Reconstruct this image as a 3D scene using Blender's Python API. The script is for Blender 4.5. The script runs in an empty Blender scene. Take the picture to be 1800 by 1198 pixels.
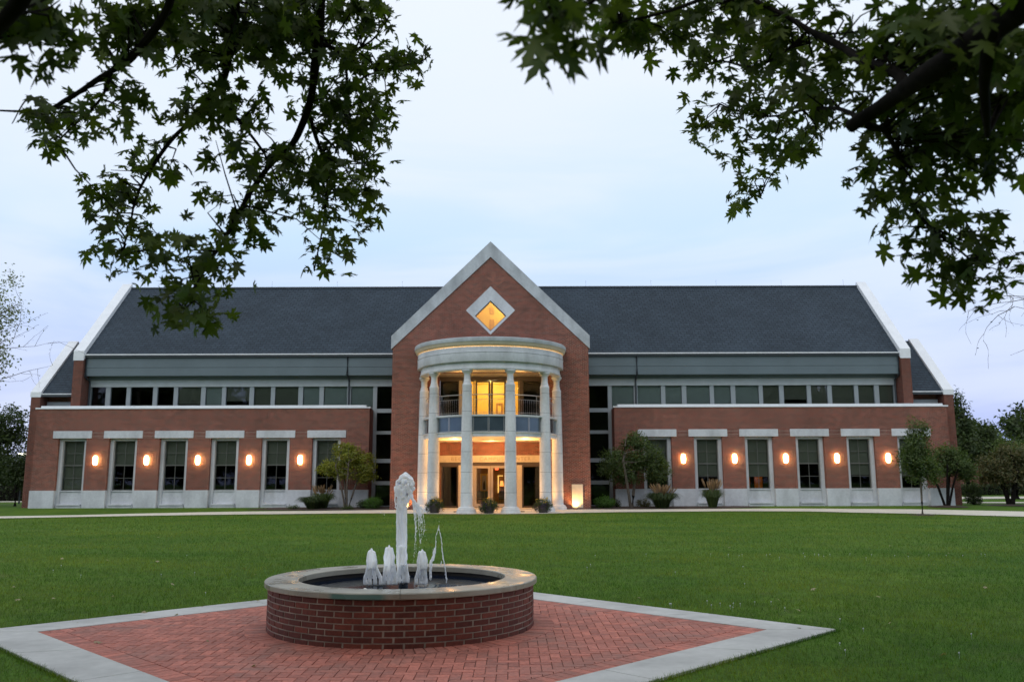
import bpy, bmesh, math, random
import numpy as np
from mathutils import Vector, Matrix, noise
R = math.radians
random.seed(7)
SC = bpy.context.scene
COL = SC.collection

# ---------------------------------------------------------------- camera
FPX, HZ, ROLL, EYE, CAMX = 1500.0, 845.0, R(-0.17), 1.6, 1.2
TH = math.atan((HZ - 599) / FPX)
cam = bpy.data.cameras.new('camera'); camo = bpy.data.objects.new('camera', cam); COL.objects.link(camo)
cam.sensor_width = 36; cam.lens = 36 * FPX / 1800; cam.clip_end = 2000; cam.clip_start = 0.05
camo.matrix_world = Matrix.Translation((CAMX, 0, EYE)) @ Matrix.Rotation(R(90) + TH, 4, 'X') @ Matrix.Rotation(ROLL, 4, 'Z')
cam.dof.use_dof = True; cam.dof.focus_distance = 10.5; cam.dof.aperture_fstop = 3.6
SC.camera = camo

# ---------------------------------------------------------------- world
SUN_EL, SUN_AZ = R(38), R(205)
w = bpy.data.worlds.new('World'); SC.world = w; w.use_nodes = True
nt = w.node_tree; nt.nodes.clear(); N = nt.nodes.new; L = nt.links.new
out = N('ShaderNodeOutputWorld')
sky = N('ShaderNodeTexSky'); sky.sky_type = 'NISHITA'; sky.sun_disc = False; sky.sun_elevation = SUN_EL; sky.sun_rotation = SUN_AZ
bg1 = N('ShaderNodeBackground'); bg1.inputs[1].default_value = 0.05; L(sky.outputs[0], bg1.inputs[0])
tc = N('ShaderNodeTexCoord'); sep = N('ShaderNodeSeparateXYZ'); L(tc.outputs['Generated'], sep.inputs[0])
ramp = N('ShaderNodeValToRGB'); L(sep.outputs['Z'], ramp.inputs[0])
cr = ramp.color_ramp
cr.elements[0].position = 0.0; cr.elements[0].color = (0.42, 0.50, 0.92, 1)
cr.elements[1].position = 0.62; cr.elements[1].color = (0.94, 1.0, 1.06, 1)
for p, c in ((0.07, (0.46, 0.55, 0.95)), (0.16, (0.51, 0.65, 0.99)), (0.27, (0.61, 0.80, 1.02)), (0.42, (0.80, 0.90, 1.03))):
    e = cr.elements.new(p); e.color = (*c, 1)
mp = N('ShaderNodeMapping'); mp.inputs['Scale'].default_value = (1.1, 1.1, 5.5); L(tc.outputs['Generated'], mp.inputs[0])
mp.inputs['Rotation'].default_value = (0, R(7), 0)
nz = N('ShaderNodeTexNoise'); nz.inputs['Scale'].default_value = 1.5; nz.inputs['Detail'].default_value = 5; nz.inputs['Roughness'].default_value = 0.5
nz.inputs['Distortion'].default_value = 0.5
L(mp.outputs[0], nz.inputs['Vector'])
r2 = N('ShaderNodeValToRGB'); r2.color_ramp.elements[0].position = 0.40; r2.color_ramp.elements[1].position = 0.60
r2.color_ramp.interpolation = 'EASE'
L(nz.outputs[0], r2.inputs[0])
mx = N('ShaderNodeMixRGB'); mx.inputs[2].default_value = (0.86, 0.92, 1.04, 1)
ml = N('ShaderNodeMath'); ml.operation = 'MULTIPLY'; ml.inputs[1].default_value = 0.55
L(r2.outputs[0], ml.inputs[0]); L(ml.outputs[0], mx.inputs[0]); L(ramp.outputs[0], mx.inputs[1])
bg2 = N('ShaderNodeBackground'); bg2.inputs[1].default_value = 0.98; L(mx.outputs[0], bg2.inputs[0])
ms = N('ShaderNodeMixShader'); ms.inputs[0].default_value = 0.93
L(bg1.outputs[0], ms.inputs[1]); L(bg2.outputs[0], ms.inputs[2]); L(ms.outputs[0], out.inputs[0])

sl = bpy.data.lights.new('sun', 'SUN'); slo = bpy.data.objects.new('sun', sl); COL.objects.link(slo)
sl.energy = 0.45; sl.angle = R(30); sl.color = (1.0, 0.95, 0.88)
sd = Vector((math.sin(SUN_AZ) * math.cos(SUN_EL), math.cos(SUN_AZ) * math.cos(SUN_EL), math.sin(SUN_EL)))
slo.rotation_euler = sd.to_track_quat('Z', 'Y').to_euler(); slo.location = (0, 0, 60)

SC.view_settings.view_transform = 'Standard'; SC.view_settings.look = 'None'
SC.view_settings.exposure = 0.14; SC.view_settings.gamma = 1.0
SC.cycles.max_bounces = 6; SC.cycles.transparent_max_bounces = 12
SC.cycles.use_denoising = True; SC.cycles.sample_clamp_indirect = 4.0

# ---------------------------------------------------------------- pixel -> place helpers (real distances)
def ray(px, py):
    x = px - 900; y = -(py - 599); c, s = math.cos(ROLL), math.sin(ROLL); x, y = c * x - s * y, s * x + c * y
    return Vector((x, FPX * math.cos(TH) - y * math.sin(TH), FPX * math.sin(TH) + y * math.cos(TH)))
def at(px, py, Y):
    d = ray(px, py); return Vector((CAMX, 0, EYE)) + d * (Y / d.y)
def atd(px, py, dist):
    d = ray(px, py).normalized(); return Vector((CAMX, 0, EYE)) + d * dist

# ---------------------------------------------------------------- materials
def newmat(name):
    m = bpy.data.materials.new(name); m.use_nodes = True; t = m.node_tree
    b = t.nodes['Principled BSDF']; return m, t, b
def nd(t, k, **kw):
    n = t.nodes.new('ShaderNode' + k)
    for a, v in kw.items():
        if a in n.inputs: n.inputs[a].default_value = v
        else: setattr(n, a, v)
    return n
def mix(t, a, b, fac, mode='MIX'):
    n = t.nodes.new('ShaderNodeMixRGB'); n.blend_type = mode
    for i, v in ((0, fac), (1, a), (2, b)):
        if hasattr(v, 'is_output') or isinstance(v, bpy.types.NodeSocket): t.links.new(v, n.inputs[i])
        elif isinstance(v, (tuple, list)): n.inputs[i].default_value = (*v[:3], 1)
        else: n.inputs[i].default_value = v
    return n.outputs[0]
def ramp_(t, src, stops):
    n = t.nodes.new('ShaderNodeValToRGB'); t.links.new(src, n.inputs[0])
    while len(n.color_ramp.elements) < len(stops): n.color_ramp.elements.new(0.5)
    for e, (p, c) in zip(n.color_ramp.elements, stops):
        e.position = p; e.color = (c, c, c, 1) if not isinstance(c, (tuple, list)) else (*c, 1)
    return n.outputs[0]
def pos(t): return t.nodes.new('ShaderNodeNewGeometry').outputs['Position']
def noise_(t, vec, scale, detail=4, rough=0.55):
    n = nd(t, 'TexNoise', Scale=scale, Detail=detail, Roughness=rough)
    if vec is not None: t.links.new(vec, n.inputs['Vector'])
    return n.outputs[0]
def mapscale(t, vec, s, rot=(0, 0, 0)):
    n = t.nodes.new('ShaderNodeMapping'); n.inputs['Scale'].default_value = s; n.inputs['Rotation'].default_value = rot
    t.links.new(vec, n.inputs[0]); return n.outputs[0]
def bump(t, b, h, strength=0.3, dist=0.01):
    n = nd(t, 'Bump', Strength=strength, Distance=dist); t.links.new(h, n.inputs['Height']); t.links.new(n.outputs[0], b.inputs['Normal'])

def mat_plain(name, col, rough=0.6, metal=0.0, var=0.12, scale=3.0, streak=False, spec=0.5):
    m, t, b = newmat(name); p = pos(t)
    a = noise_(t, p, scale, 5)
    v = mapscale(t, p, (1.5, 1.5, 0.25)) if streak else p
    a2 = noise_(t, v, scale * 0.35, 3)
    f = ramp_(t, a, [(0.3, 1 - var), (0.7, 1 + var)]); f2 = ramp_(t, a2, [(0.3, 1 - var), (0.7, 1 + var)])
    c = mix(t, mix(t, col, f, 1.0, 'MULTIPLY'), f2, 1.0, 'MULTIPLY')
    t.links.new(c, b.inputs['Base Color']); b.inputs['Roughness'].default_value = rough; b.inputs['Metallic'].default_value = metal
    b.inputs['Specular IOR Level'].default_value = spec
    bump(t, b, noise_(t, p, 60, 3), 0.12, 0.004)
    return m

def uvz(t, upos=None):
    """brick coordinates from world position: (x+y, z)"""
    s = t.nodes.new('ShaderNodeSeparateXYZ'); t.links.new(pos(t), s.inputs[0])
    a = nd(t, 'Math', operation='ADD'); t.links.new(s.outputs[0], a.inputs[0]); t.links.new(s.outputs[1], a.inputs[1])
    c = t.nodes.new('ShaderNodeCombineXYZ'); t.links.new(a.outputs[0], c.inputs[0]); t.links.new(s.outputs[2], c.inputs[1])
    return c.outputs[0]

def mat_brick(name, c1, c2, mortar, soldier=False):
    m, t, b = newmat(name); v = uvz(t)
    if soldier:
        v = mapscale(t, v, (1, 1, 1), (0, 0, R(90)))
    br = t.nodes.new('ShaderNodeTexBrick'); t.links.new(v, br.inputs['Vector'])
    br.inputs['Scale'].default_value = 1.0; br.inputs['Brick Width'].default_value = 0.203; br.inputs['Row Height'].default_value = 0.0677
    br.inputs['Mortar Size'].default_value = 0.008; br.inputs['Mortar Smooth'].default_value = 0.3; br.inputs['Bias'].default_value = -0.1
    br.offset = 0.0 if soldier else 0.5
    br.inputs['Color1'].default_value = (*c1, 1); br.inputs['Color2'].default_value = (*c2, 1); br.inputs['Mortar'].default_value = (*mortar, 1)
    p = pos(t)
    n1 = noise_(t, mapscale(t, p, (1, 1, 0.6)), 0.55, 5); n2 = noise_(t, p, 3.5, 5, 0.75)
    c = mix(t, br.outputs['Color'], ramp_(t, n1, [(0.3, 0.84), (0.7, 1.15)]), 1.0, 'MULTIPLY')
    c = mix(t, c, ramp_(t, n2, [(0.3, 0.86), (0.7, 1.14)]), 1.0, 'MULTIPLY')
    t.links.new(c, b.inputs['Base Color']); b.inputs['Roughness'].default_value = 0.85; b.inputs['Specular IOR Level'].default_value = 0.2
    iv = nd(t, 'Math', operation='SUBTRACT'); iv.inputs[0].default_value = 1; t.links.new(br.outputs['Fac'], iv.inputs[1])
    bump(t, b, iv.outputs[0], 0.5, 0.008)
    return m

def mat_roof():
    m, t, b = newmat('shingle'); s = t.nodes.new('ShaderNodeSeparateXYZ'); t.links.new(pos(t), s.inputs[0])
    c = t.nodes.new('ShaderNodeCombineXYZ'); t.links.new(s.outputs[0], c.inputs[0]); t.links.new(s.outputs[2], c.inputs[1])
    br = t.nodes.new('ShaderNodeTexBrick'); t.links.new(c.outputs[0], br.inputs['Vector'])
    br.inputs['Scale'].default_value = 1; br.inputs['Brick Width'].default_value = 0.36; br.inputs['Row Height'].default_value = 0.165
    br.inputs['Mortar Size'].default_value = 0.016; br.inputs['Mortar Smooth'].default_value = 0.6; br.inputs['Bias'].default_value = 0.0
    br.inputs['Color1'].default_value = (0.031, 0.045, 0.060, 1); br.inputs['Color2'].default_value = (0.040, 0.057, 0.076, 1)
    br.inputs['Mortar'].default_value = (0.010, 0.014, 0.021, 1)
    n1 = noise_(t, pos(t), 0.4, 5); n2 = noise_(t, mapscale(t, pos(t), (3, 1, 6)), 1.5, 3)
    cc = mix(t, br.outputs['Color'], ramp_(t, n1, [(0.3, 0.85), (0.7, 1.15)]), 1.0, 'MULTIPLY')
    cc = mix(t, cc, ramp_(t, n2, [(0.3, 0.88), (0.7, 1.12)]), 1.0, 'MULTIPLY')
    t.links.new(cc, b.inputs['Base Color']); b.inputs['Roughness'].default_value = 0.8; b.inputs['Specular IOR Level'].default_value = 0.25
    iv = nd(t, 'Math', operation='SUBTRACT'); iv.inputs[0].default_value = 1; t.links.new(br.outputs['Fac'], iv.inputs[1])
    bump(t, b, iv.outputs[0], 0.6, 0.02)
    return m

def mat_stone(name, col, dz=0.0, dark=0.75):
    """cast stone with soft stains and (dz) horizontal joints every dz metres"""
    m, t, b = newmat(name); p = pos(t)
    n1 = noise_(t, mapscale(t, p, (1.2, 1.2, 0.5)), 1.1, 6); n2 = noise_(t, p, 9, 4)
    c = mix(t, col, ramp_(t, n1, [(0.25, dark), (0.6, 1.06)]), 1.0, 'MULTIPLY')
    c = mix(t, c, ramp_(t, n2, [(0.3, 0.93), (0.7, 1.06)]), 1.0, 'MULTIPLY')
    if dz:
        s = t.nodes.new('ShaderNodeSeparateXYZ'); t.links.new(p, s.inputs[0])
        d = nd(t, 'Math', operation='DIVIDE'); d.inputs[1].default_value = dz; t.links.new(s.outputs[2], d.inputs[0])
        fr = nd(t, 'Math', operation='FRACT'); t.links.new(d.outputs[0], fr.inputs[0])
        c = mix(t, c, ramp_(t, fr.outputs[0], [(0.0, 0.45), (0.018, 0.5), (0.024, 1.0)]), 1.0, 'MULTIPLY')
    t.links.new(c, b.inputs['Base Color']); b.inputs['Roughness'].default_value = 0.75; b.inputs['Specular IOR Level'].default_value = 0.3
    bump(t, b, n2, 0.15, 0.005)
    return m

def mat_glass(name, refl=1.0, tint=(0.8, 0.83, 0.82), ior=1.5):
    m, t, b = newmat(name); t.nodes.remove(b); o = t.nodes['Material Output']
    tr = nd(t, 'BsdfTransparent'); tr.inputs[0].default_value = (*tint, 1)
    gl = nd(t, 'BsdfGlossy'); gl.inputs['Roughness'].default_value = 0.02; gl.inputs['Color'].default_value = (0.95, 0.97, 1, 1)
    fr = nd(t, 'Fresnel'); fr.inputs[0].default_value = ior
    mu = nd(t, 'Math', operation='MULTIPLY'); mu.inputs[1].default_value = refl; mu.use_clamp = True; t.links.new(fr.outputs[0], mu.inputs[0])
    ms = nd(t, 'MixShader'); t.links.new(mu.outputs[0], ms.inputs[0]); t.links.new(tr.outputs[0], ms.inputs[1]); t.links.new(gl.outputs[0], ms.inputs[2])
    bp = nd(t, 'Bump', Strength=0.06, Distance=0.02); t.links.new(noise_(t, pos(t), 0.9, 2), bp.inputs['Height']); t.links.new(bp.outputs[0], gl.inputs['Normal'])
    t.links.new(ms.outputs[0], o.inputs[0]); return m

def mat_emit(name, col, s):
    m, t, b = newmat(name); b.inputs['Base Color'].default_value = (0.8, 0.75, 0.6, 1)
    b.inputs['Emission Color'].default_value = (*col, 1); b.inputs['Emission Strength'].default_value = s; return m

def mat_leaf(name, c1, c2, trans=0.35, rough=0.5):
    m, t, b = newmat(name); t.nodes.remove(b); o = t.nodes['Material Output']
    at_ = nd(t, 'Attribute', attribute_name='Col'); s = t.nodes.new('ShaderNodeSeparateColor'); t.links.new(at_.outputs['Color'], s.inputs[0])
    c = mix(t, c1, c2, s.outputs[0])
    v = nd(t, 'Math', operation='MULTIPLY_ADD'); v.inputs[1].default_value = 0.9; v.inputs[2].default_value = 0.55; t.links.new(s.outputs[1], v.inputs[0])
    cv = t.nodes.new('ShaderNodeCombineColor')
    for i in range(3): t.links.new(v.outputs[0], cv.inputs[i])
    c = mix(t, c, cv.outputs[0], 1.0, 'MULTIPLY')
    d = nd(t, 'BsdfDiffuse'); t.links.new(c, d.inputs[0]); tl = nd(t, 'BsdfTranslucent')
    ct = mix(t, c, (1.15, 1.25, 0.5), 1.0, 'MULTIPLY'); t.links.new(ct, tl.inputs[0])
    m1 = nd(t, 'MixShader'); m1.inputs[0].default_value = trans; t.links.new(d.outputs[0], m1.inputs[1]); t.links.new(tl.outputs[0], m1.inputs[2])
    g = nd(t, 'BsdfGlossy'); g.inputs['Roughness'].default_value = rough
    m2 = nd(t, 'MixShader'); m2.inputs[0].default_value = 0.03; t.links.new(m1.outputs[0], m2.inputs[1]); t.links.new(g.outputs[0], m2.inputs[2])
    t.links.new(m2.outputs[0], o.inputs[0]); return m

def mat_attr(name, c1, c2, rough=0.85, nscale=40, stain=0.0):
    """colour picked per brick/paver from the Col attribute plus fine noise"""
    m, t, b = newmat(name); at_ = nd(t, 'Attribute', attribute_name='Col'); s = t.nodes.new('ShaderNodeSeparateColor'); t.links.new(at_.outputs['Color'], s.inputs[0])
    c = mix(t, c1, c2, s.outputs[0]); v = ramp_(t, s.outputs[1], [(0, 0.78), (1, 1.16)]); c = mix(t, c, v, 1.0, 'MULTIPLY')
    p = pos(t); c = mix(t, c, ramp_(t, noise_(t, p, nscale, 5), [(0.3, 0.75), (0.7, 1.2)]), 1.0, 'MULTIPLY')
    if stain:
        f = ramp_(t, noise_(t, p, 1.7, 6, 0.65), [(0.48, 0.0), (0.68, stain)])
        c = mix(t, c, (0.16, 0.14, 0.12), f)
    t.links.new(c, b.inputs['Base Color']); b.inputs['Roughness'].default_value = rough; b.inputs['Specular IOR Level'].default_value = 0.3
    bump(t, b, noise_(t, p, nscale * 2, 4), 0.35, 0.003); return m

M = {}
M['brick'] = mat_brick('red_brick', (0.228, 0.050, 0.031), (0.082, 0.022, 0.016), (0.42, 0.31, 0.25))
M['soldier'] = mat_brick('soldier_brick', (0.20, 0.055, 0.04), (0.10, 0.032, 0.026), (0.46, 0.36, 0.30), True)
M['darkbrick'] = mat_brick('pier_brick', (0.17, 0.044, 0.028), (0.09, 0.027, 0.020), (0.26, 0.19, 0.155))
M['roof'] = mat_roof()
M['stone'] = mat_stone('cast_stone', (0.59, 0.61, 0.64))
M['stonew'] = mat_stone('weathered_stone', (0.50, 0.53, 0.56), 0, 0.6)
M['column'] = mat_stone('column_stone', (0.66, 0.67, 0.68), 1.02)
M['white'] = mat_plain('white_metal', (0.80, 0.82, 0.85), 0.4, 0, 0.04)
M['fascia'] = mat_plain('slate_blue_metal', (0.125, 0.165, 0.185), 0.5, 0, 0.06, 1.0)
M['darkmetal'] = mat_plain('dark_metal', (0.05, 0.06, 0.07), 0.45, 0, 0.08)
M['header'] = mat_plain('grey_header', (0.50, 0.54, 0.56), 0.6, 0, 0.05)
M['mullion'] = mat_plain('grey_mullion', (0.34, 0.38, 0.40), 0.5, 0, 0.04)
M['sash'] = mat_plain('bronze_sash', (0.13, 0.13, 0.115), 0.45, 0, 0.05)
M['black'] = mat_plain('interior_dark', (0.020, 0.017, 0.015), 0.9, 0, 0.1)
M['blind'] = mat_plain('roller_blind', (0.24, 0.24, 0.19), 0.9, 0, 0.03)
M['blind2'] = mat_plain('pale_blind', (0.50, 0.55, 0.53), 0.9, 0, 0.04)
M['glass'] = mat_glass('window_glass', 0.6)
M['glassc'] = mat_glass('clerestory_glass', 1.1)
M['glassw'] = mat_glass('warm_glass', 0.9, (0.95, 0.93, 0.88))
M['yellow'] = mat_plain('yellow_plaster', (0.84, 0.62, 0.19), 0.8, 0, 0.05)
M['ochre'] = mat_plain('ochre_plaster', (0.60, 0.38, 0.13), 0.8, 0, 0.05)
M['tan'] = mat_plain('tan_wood', (0.36, 0.20, 0.09), 0.6, 0, 0.12)
M['frame'] = mat_plain('door_frame', (0.44, 0.37, 0.30), 0.5, 0, 0.05)
M['dframe'] = mat_plain('dark_door_frame', (0.075, 0.055, 0.045), 0.5, 0, 0.06)
M['cream'] = mat_stone('cream_stone', (0.62, 0.55, 0.43), 0, 0.85)
M['letter'] = mat_plain('carved_letter', (0.42, 0.31, 0.18), 0.8, 0, 0.05)
M['panelm'] = mat_plain('balcony_panel_metal', (0.10, 0.135, 0.165), 0.22, 0.55, 0.12, 2.0)
M['steel'] = mat_plain('brushed_steel', (0.42, 0.42, 0.42), 0.35, 0.8, 0.05)
M['concrete'] = mat_stone('concrete', (0.50, 0.50, 0.48), 0, 0.74)
M['pathm'] = mat_stone('path_concrete', (0.60, 0.56, 0.47), 0, 0.85)
M['mulch'] = mat_plain('mulch', (0.045, 0.028, 0.020), 0.95, 0, 0.35, 14)
M['bark'] = mat_plain('bark', (0.013, 0.011, 0.010), 0.95, 0, 0.4, 22, spec=0.08)
M['barkb'] = mat_plain('grey_bark', (0.12, 0.10, 0.08), 0.9, 0, 0.25, 12)
M['pot'] = mat_plain('dark_pot', (0.035, 0.028, 0.028), 0.5, 0, 0.1)
M['orange'] = mat_plain('orange_fabric', (0.75, 0.28, 0.03), 0.8)
M['leaf_maple'] = mat_leaf('maple_leaf', (0.044, 0.076, 0.016), (0.098, 0.130, 0.024), 0.42)
M['leaf_dark'] = mat_leaf('dark_leaf', (0.028, 0.052, 0.018), (0.060, 0.085, 0.022), 0.3)
M['leaf_mid'] = mat_leaf('mid_leaf', (0.045, 0.085, 0.022), (0.095, 0.13, 0.03), 0.35)
M['leaf_olive'] = mat_leaf('olive_leaf', (0.14, 0.18, 0.022), (0.30, 0.29, 0.035), 0.4)
M['leaf_brown'] = mat_leaf('brown_green_leaf', (0.055, 0.078, 0.028), (0.13, 0.105, 0.04), 0.3)
M['leaf_pale'] = mat_leaf('pale_leaf', (0.13, 0.16, 0.09), (0.24, 0.26, 0.16), 0.4)
M['leaf_bright'] = mat_leaf('bright_leaf', (0.06, 0.14, 0.018), (0.10, 0.20, 0.03), 0.35)
M['plume'] = mat_leaf('plume', (0.30, 0.19, 0.10), (0.42, 0.28, 0.15), 0.4)
M['yflower'] = mat_leaf('yellow_flower', (0.65, 0.42, 0.04), (0.75, 0.55, 0.08), 0.2)
M['pflower'] = mat_leaf('purple_flower', (0.10, 0.04, 0.16), (0.16, 0.07, 0.22), 0.2)
M['grassb'] = mat_leaf('grass_blade', (0.050, 0.134, 0.008), (0.190, 0.235, 0.028), 0.35)
M['fallen'] = mat_leaf('fallen_leaf', (0.35, 0.26, 0.10), (0.55, 0.48, 0.30), 0.2)
M['fbrick'] = mat_attr('fountain_brick', (0.185, 0.048, 0.028), (0.115, 0.032, 0.021), 0.6, 35, 0.0)
M['mortar'] = mat_plain('mortar', (0.36, 0.30, 0.235), 0.9, 0, 0.25, 9)
M['paver'] = mat_attr('clay_paver', (0.50, 0.165, 0.115), (0.43, 0.150, 0.110), 0.7, 30, 0.40)
M['sand'] = mat_plain('joint_sand', (0.19, 0.10, 0.075), 0.95, 0, 0.3, 8)

def mat_lawn():
    m, t, b = newmat('lawn'); p = pos(t)
    n1 = noise_(t, p, 0.22, 5, 0.6); n2 = noise_(t, p, 3.0, 6, 0.7); n3 = noise_(t, mapscale(t, p, (1, 0.5, 1)), 28, 4, 0.7)
    c = mix(t, (0.042, 0.108, 0.005), (0.090, 0.158, 0.010), ramp_(t, n1, [(0.3, 0.0), (0.7, 1.0)]))
    c = mix(t, c, ramp_(t, n2, [(0.3, 0.72), (0.7, 1.22)]), 1.0, 'MULTIPLY')
    c = mix(t, c, ramp_(t, n3, [(0.25, 0.5), (0.75, 1.45)]), 1.0, 'MULTIPLY')
    dry = noise_(t, p, 0.6, 5, 0.65); c = mix(t, c, (0.13, 0.12, 0.045), ramp_(t, dry, [(0.60, 0.0), (0.78, 0.55)]))
    t.links.new(c, b.inputs['Base Color']); b.inputs['Roughness'].default_value = 0.9; b.inputs['Specular IOR Level'].default_value = 0.15
    bump(t, b, n3, 0.7, 0.03); return m
M['lawn'] = mat_lawn()

def mat_water():
    m, t, b = newmat('pool_water'); b.inputs['Base Color'].default_value = (0.004, 0.010, 0.024, 1); b.inputs['Roughness'].default_value = 0.06
    b.inputs['IOR'].default_value = 1.33
    p = pos(t)
    # ripples spread in rings from the jets
    s = t.nodes.new('ShaderNodeSeparateXYZ'); t.links.new(p, s.inputs[0])
    wv = nd(t, 'TexWave', wave_type='RINGS', rings_direction='Z', Scale=5.5, Distortion=2.5, Detail=2.0)
    mpn = t.nodes.new('ShaderNodeMapping'); mpn.inputs['Location'].default_value = (0, -9.4, 0); t.links.new(p, mpn.inputs[0]); t.links.new(mpn.outputs[0], wv.inputs['Vector'])
    a = nd(t, 'Math', operation='ADD'); t.links.new(wv.outputs['Fac'], a.inputs[0]); t.links.new(noise_(t, p, 14, 4), a.inputs[1])
    bump(t, b, a.outputs[0], 0.10, 0.004); return m
M['water'] = mat_water()
def mat_foam():
    m, t, b = newmat('foaming_water'); b.inputs['Base Color'].default_value = (0.98, 0.99, 1.0, 1); b.inputs['Roughness'].default_value = 0.25; b.inputs['Specular IOR Level'].default_value = 0.35
    b.inputs['IOR'].default_value = 1.33; b.inputs['Transmission Weight'].default_value = 0.0
    b.inputs['Subsurface Weight'].default_value = 0.6; b.inputs['Subsurface Radius'].default_value = (0.05, 0.055, 0.065); b.inputs['Subsurface Scale'].default_value = 1.0
    bump(t, b, noise_(t, mapscale(t, pos(t), (1, 1, 0.15)), 60, 3), 0.25, 0.005)
    tr = nd(t, 'BsdfTransparent'); tr.inputs[0].default_value = (0.97, 0.98, 1.0, 1); lw = nd(t, 'LayerWeight', Blend=0.35)
    ms = nd(t, 'MixShader'); t.links.new(ramp_(t, noise_(t, mapscale(t, pos(t), (1, 1, 0.2)), 38, 3), [(0.34, 0.14), (0.46, 0.0)]), ms.inputs[0]); t.links.new(b.outputs[0], ms.inputs[1]); t.links.new(tr.outputs[0], ms.inputs[2])
    t.links.new(ms.outputs[0], t.nodes['Material Output'].inputs[0]); return m
M['foam'] = mat_foam()

# ---------------------------------------------------------------- object helpers
WO = {}
def tag(o, label=None, cat=None, group=None, kind=None):
    if label: o['label'] = label
    if cat: o['category'] = cat
    if group: o['group'] = group
    if kind: o['kind'] = kind
    return o
def thing(name, loc, label, cat, group=None):
    o = bpy.data.objects.new(name, None); COL.objects.link(o); o.location = loc; o.empty_display_size = 0.3
    WO[o] = Vector(loc); return tag(o, label, cat, group)
def finish(me, name, mat, parent=None, origin=None, smooth=False):
    """mesh in world coordinates -> object whose origin is at its own base"""
    n = len(me.vertices); co = np.empty(n * 3, np.float32); me.vertices.foreach_get('co', co); co = co.reshape(-1, 3)
    lo, hi = co.min(0), co.max(0)
    c = Vector(origin) if origin is not None else Vector(((lo[0] + hi[0]) / 2, (lo[1] + hi[1]) / 2, lo[2]))
    co -= np.array(c, np.float32); me.vertices.foreach_set('co', co.ravel()); me.update()
    me.materials.append(mat)
    if smooth: me.shade_smooth()
    o = bpy.data.objects.new(name, me); COL.objects.link(o); WO[o] = c
    if parent is not None: o.parent = parent; o.location = c - WO[parent]
    else: o.location = c
    return o

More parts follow.
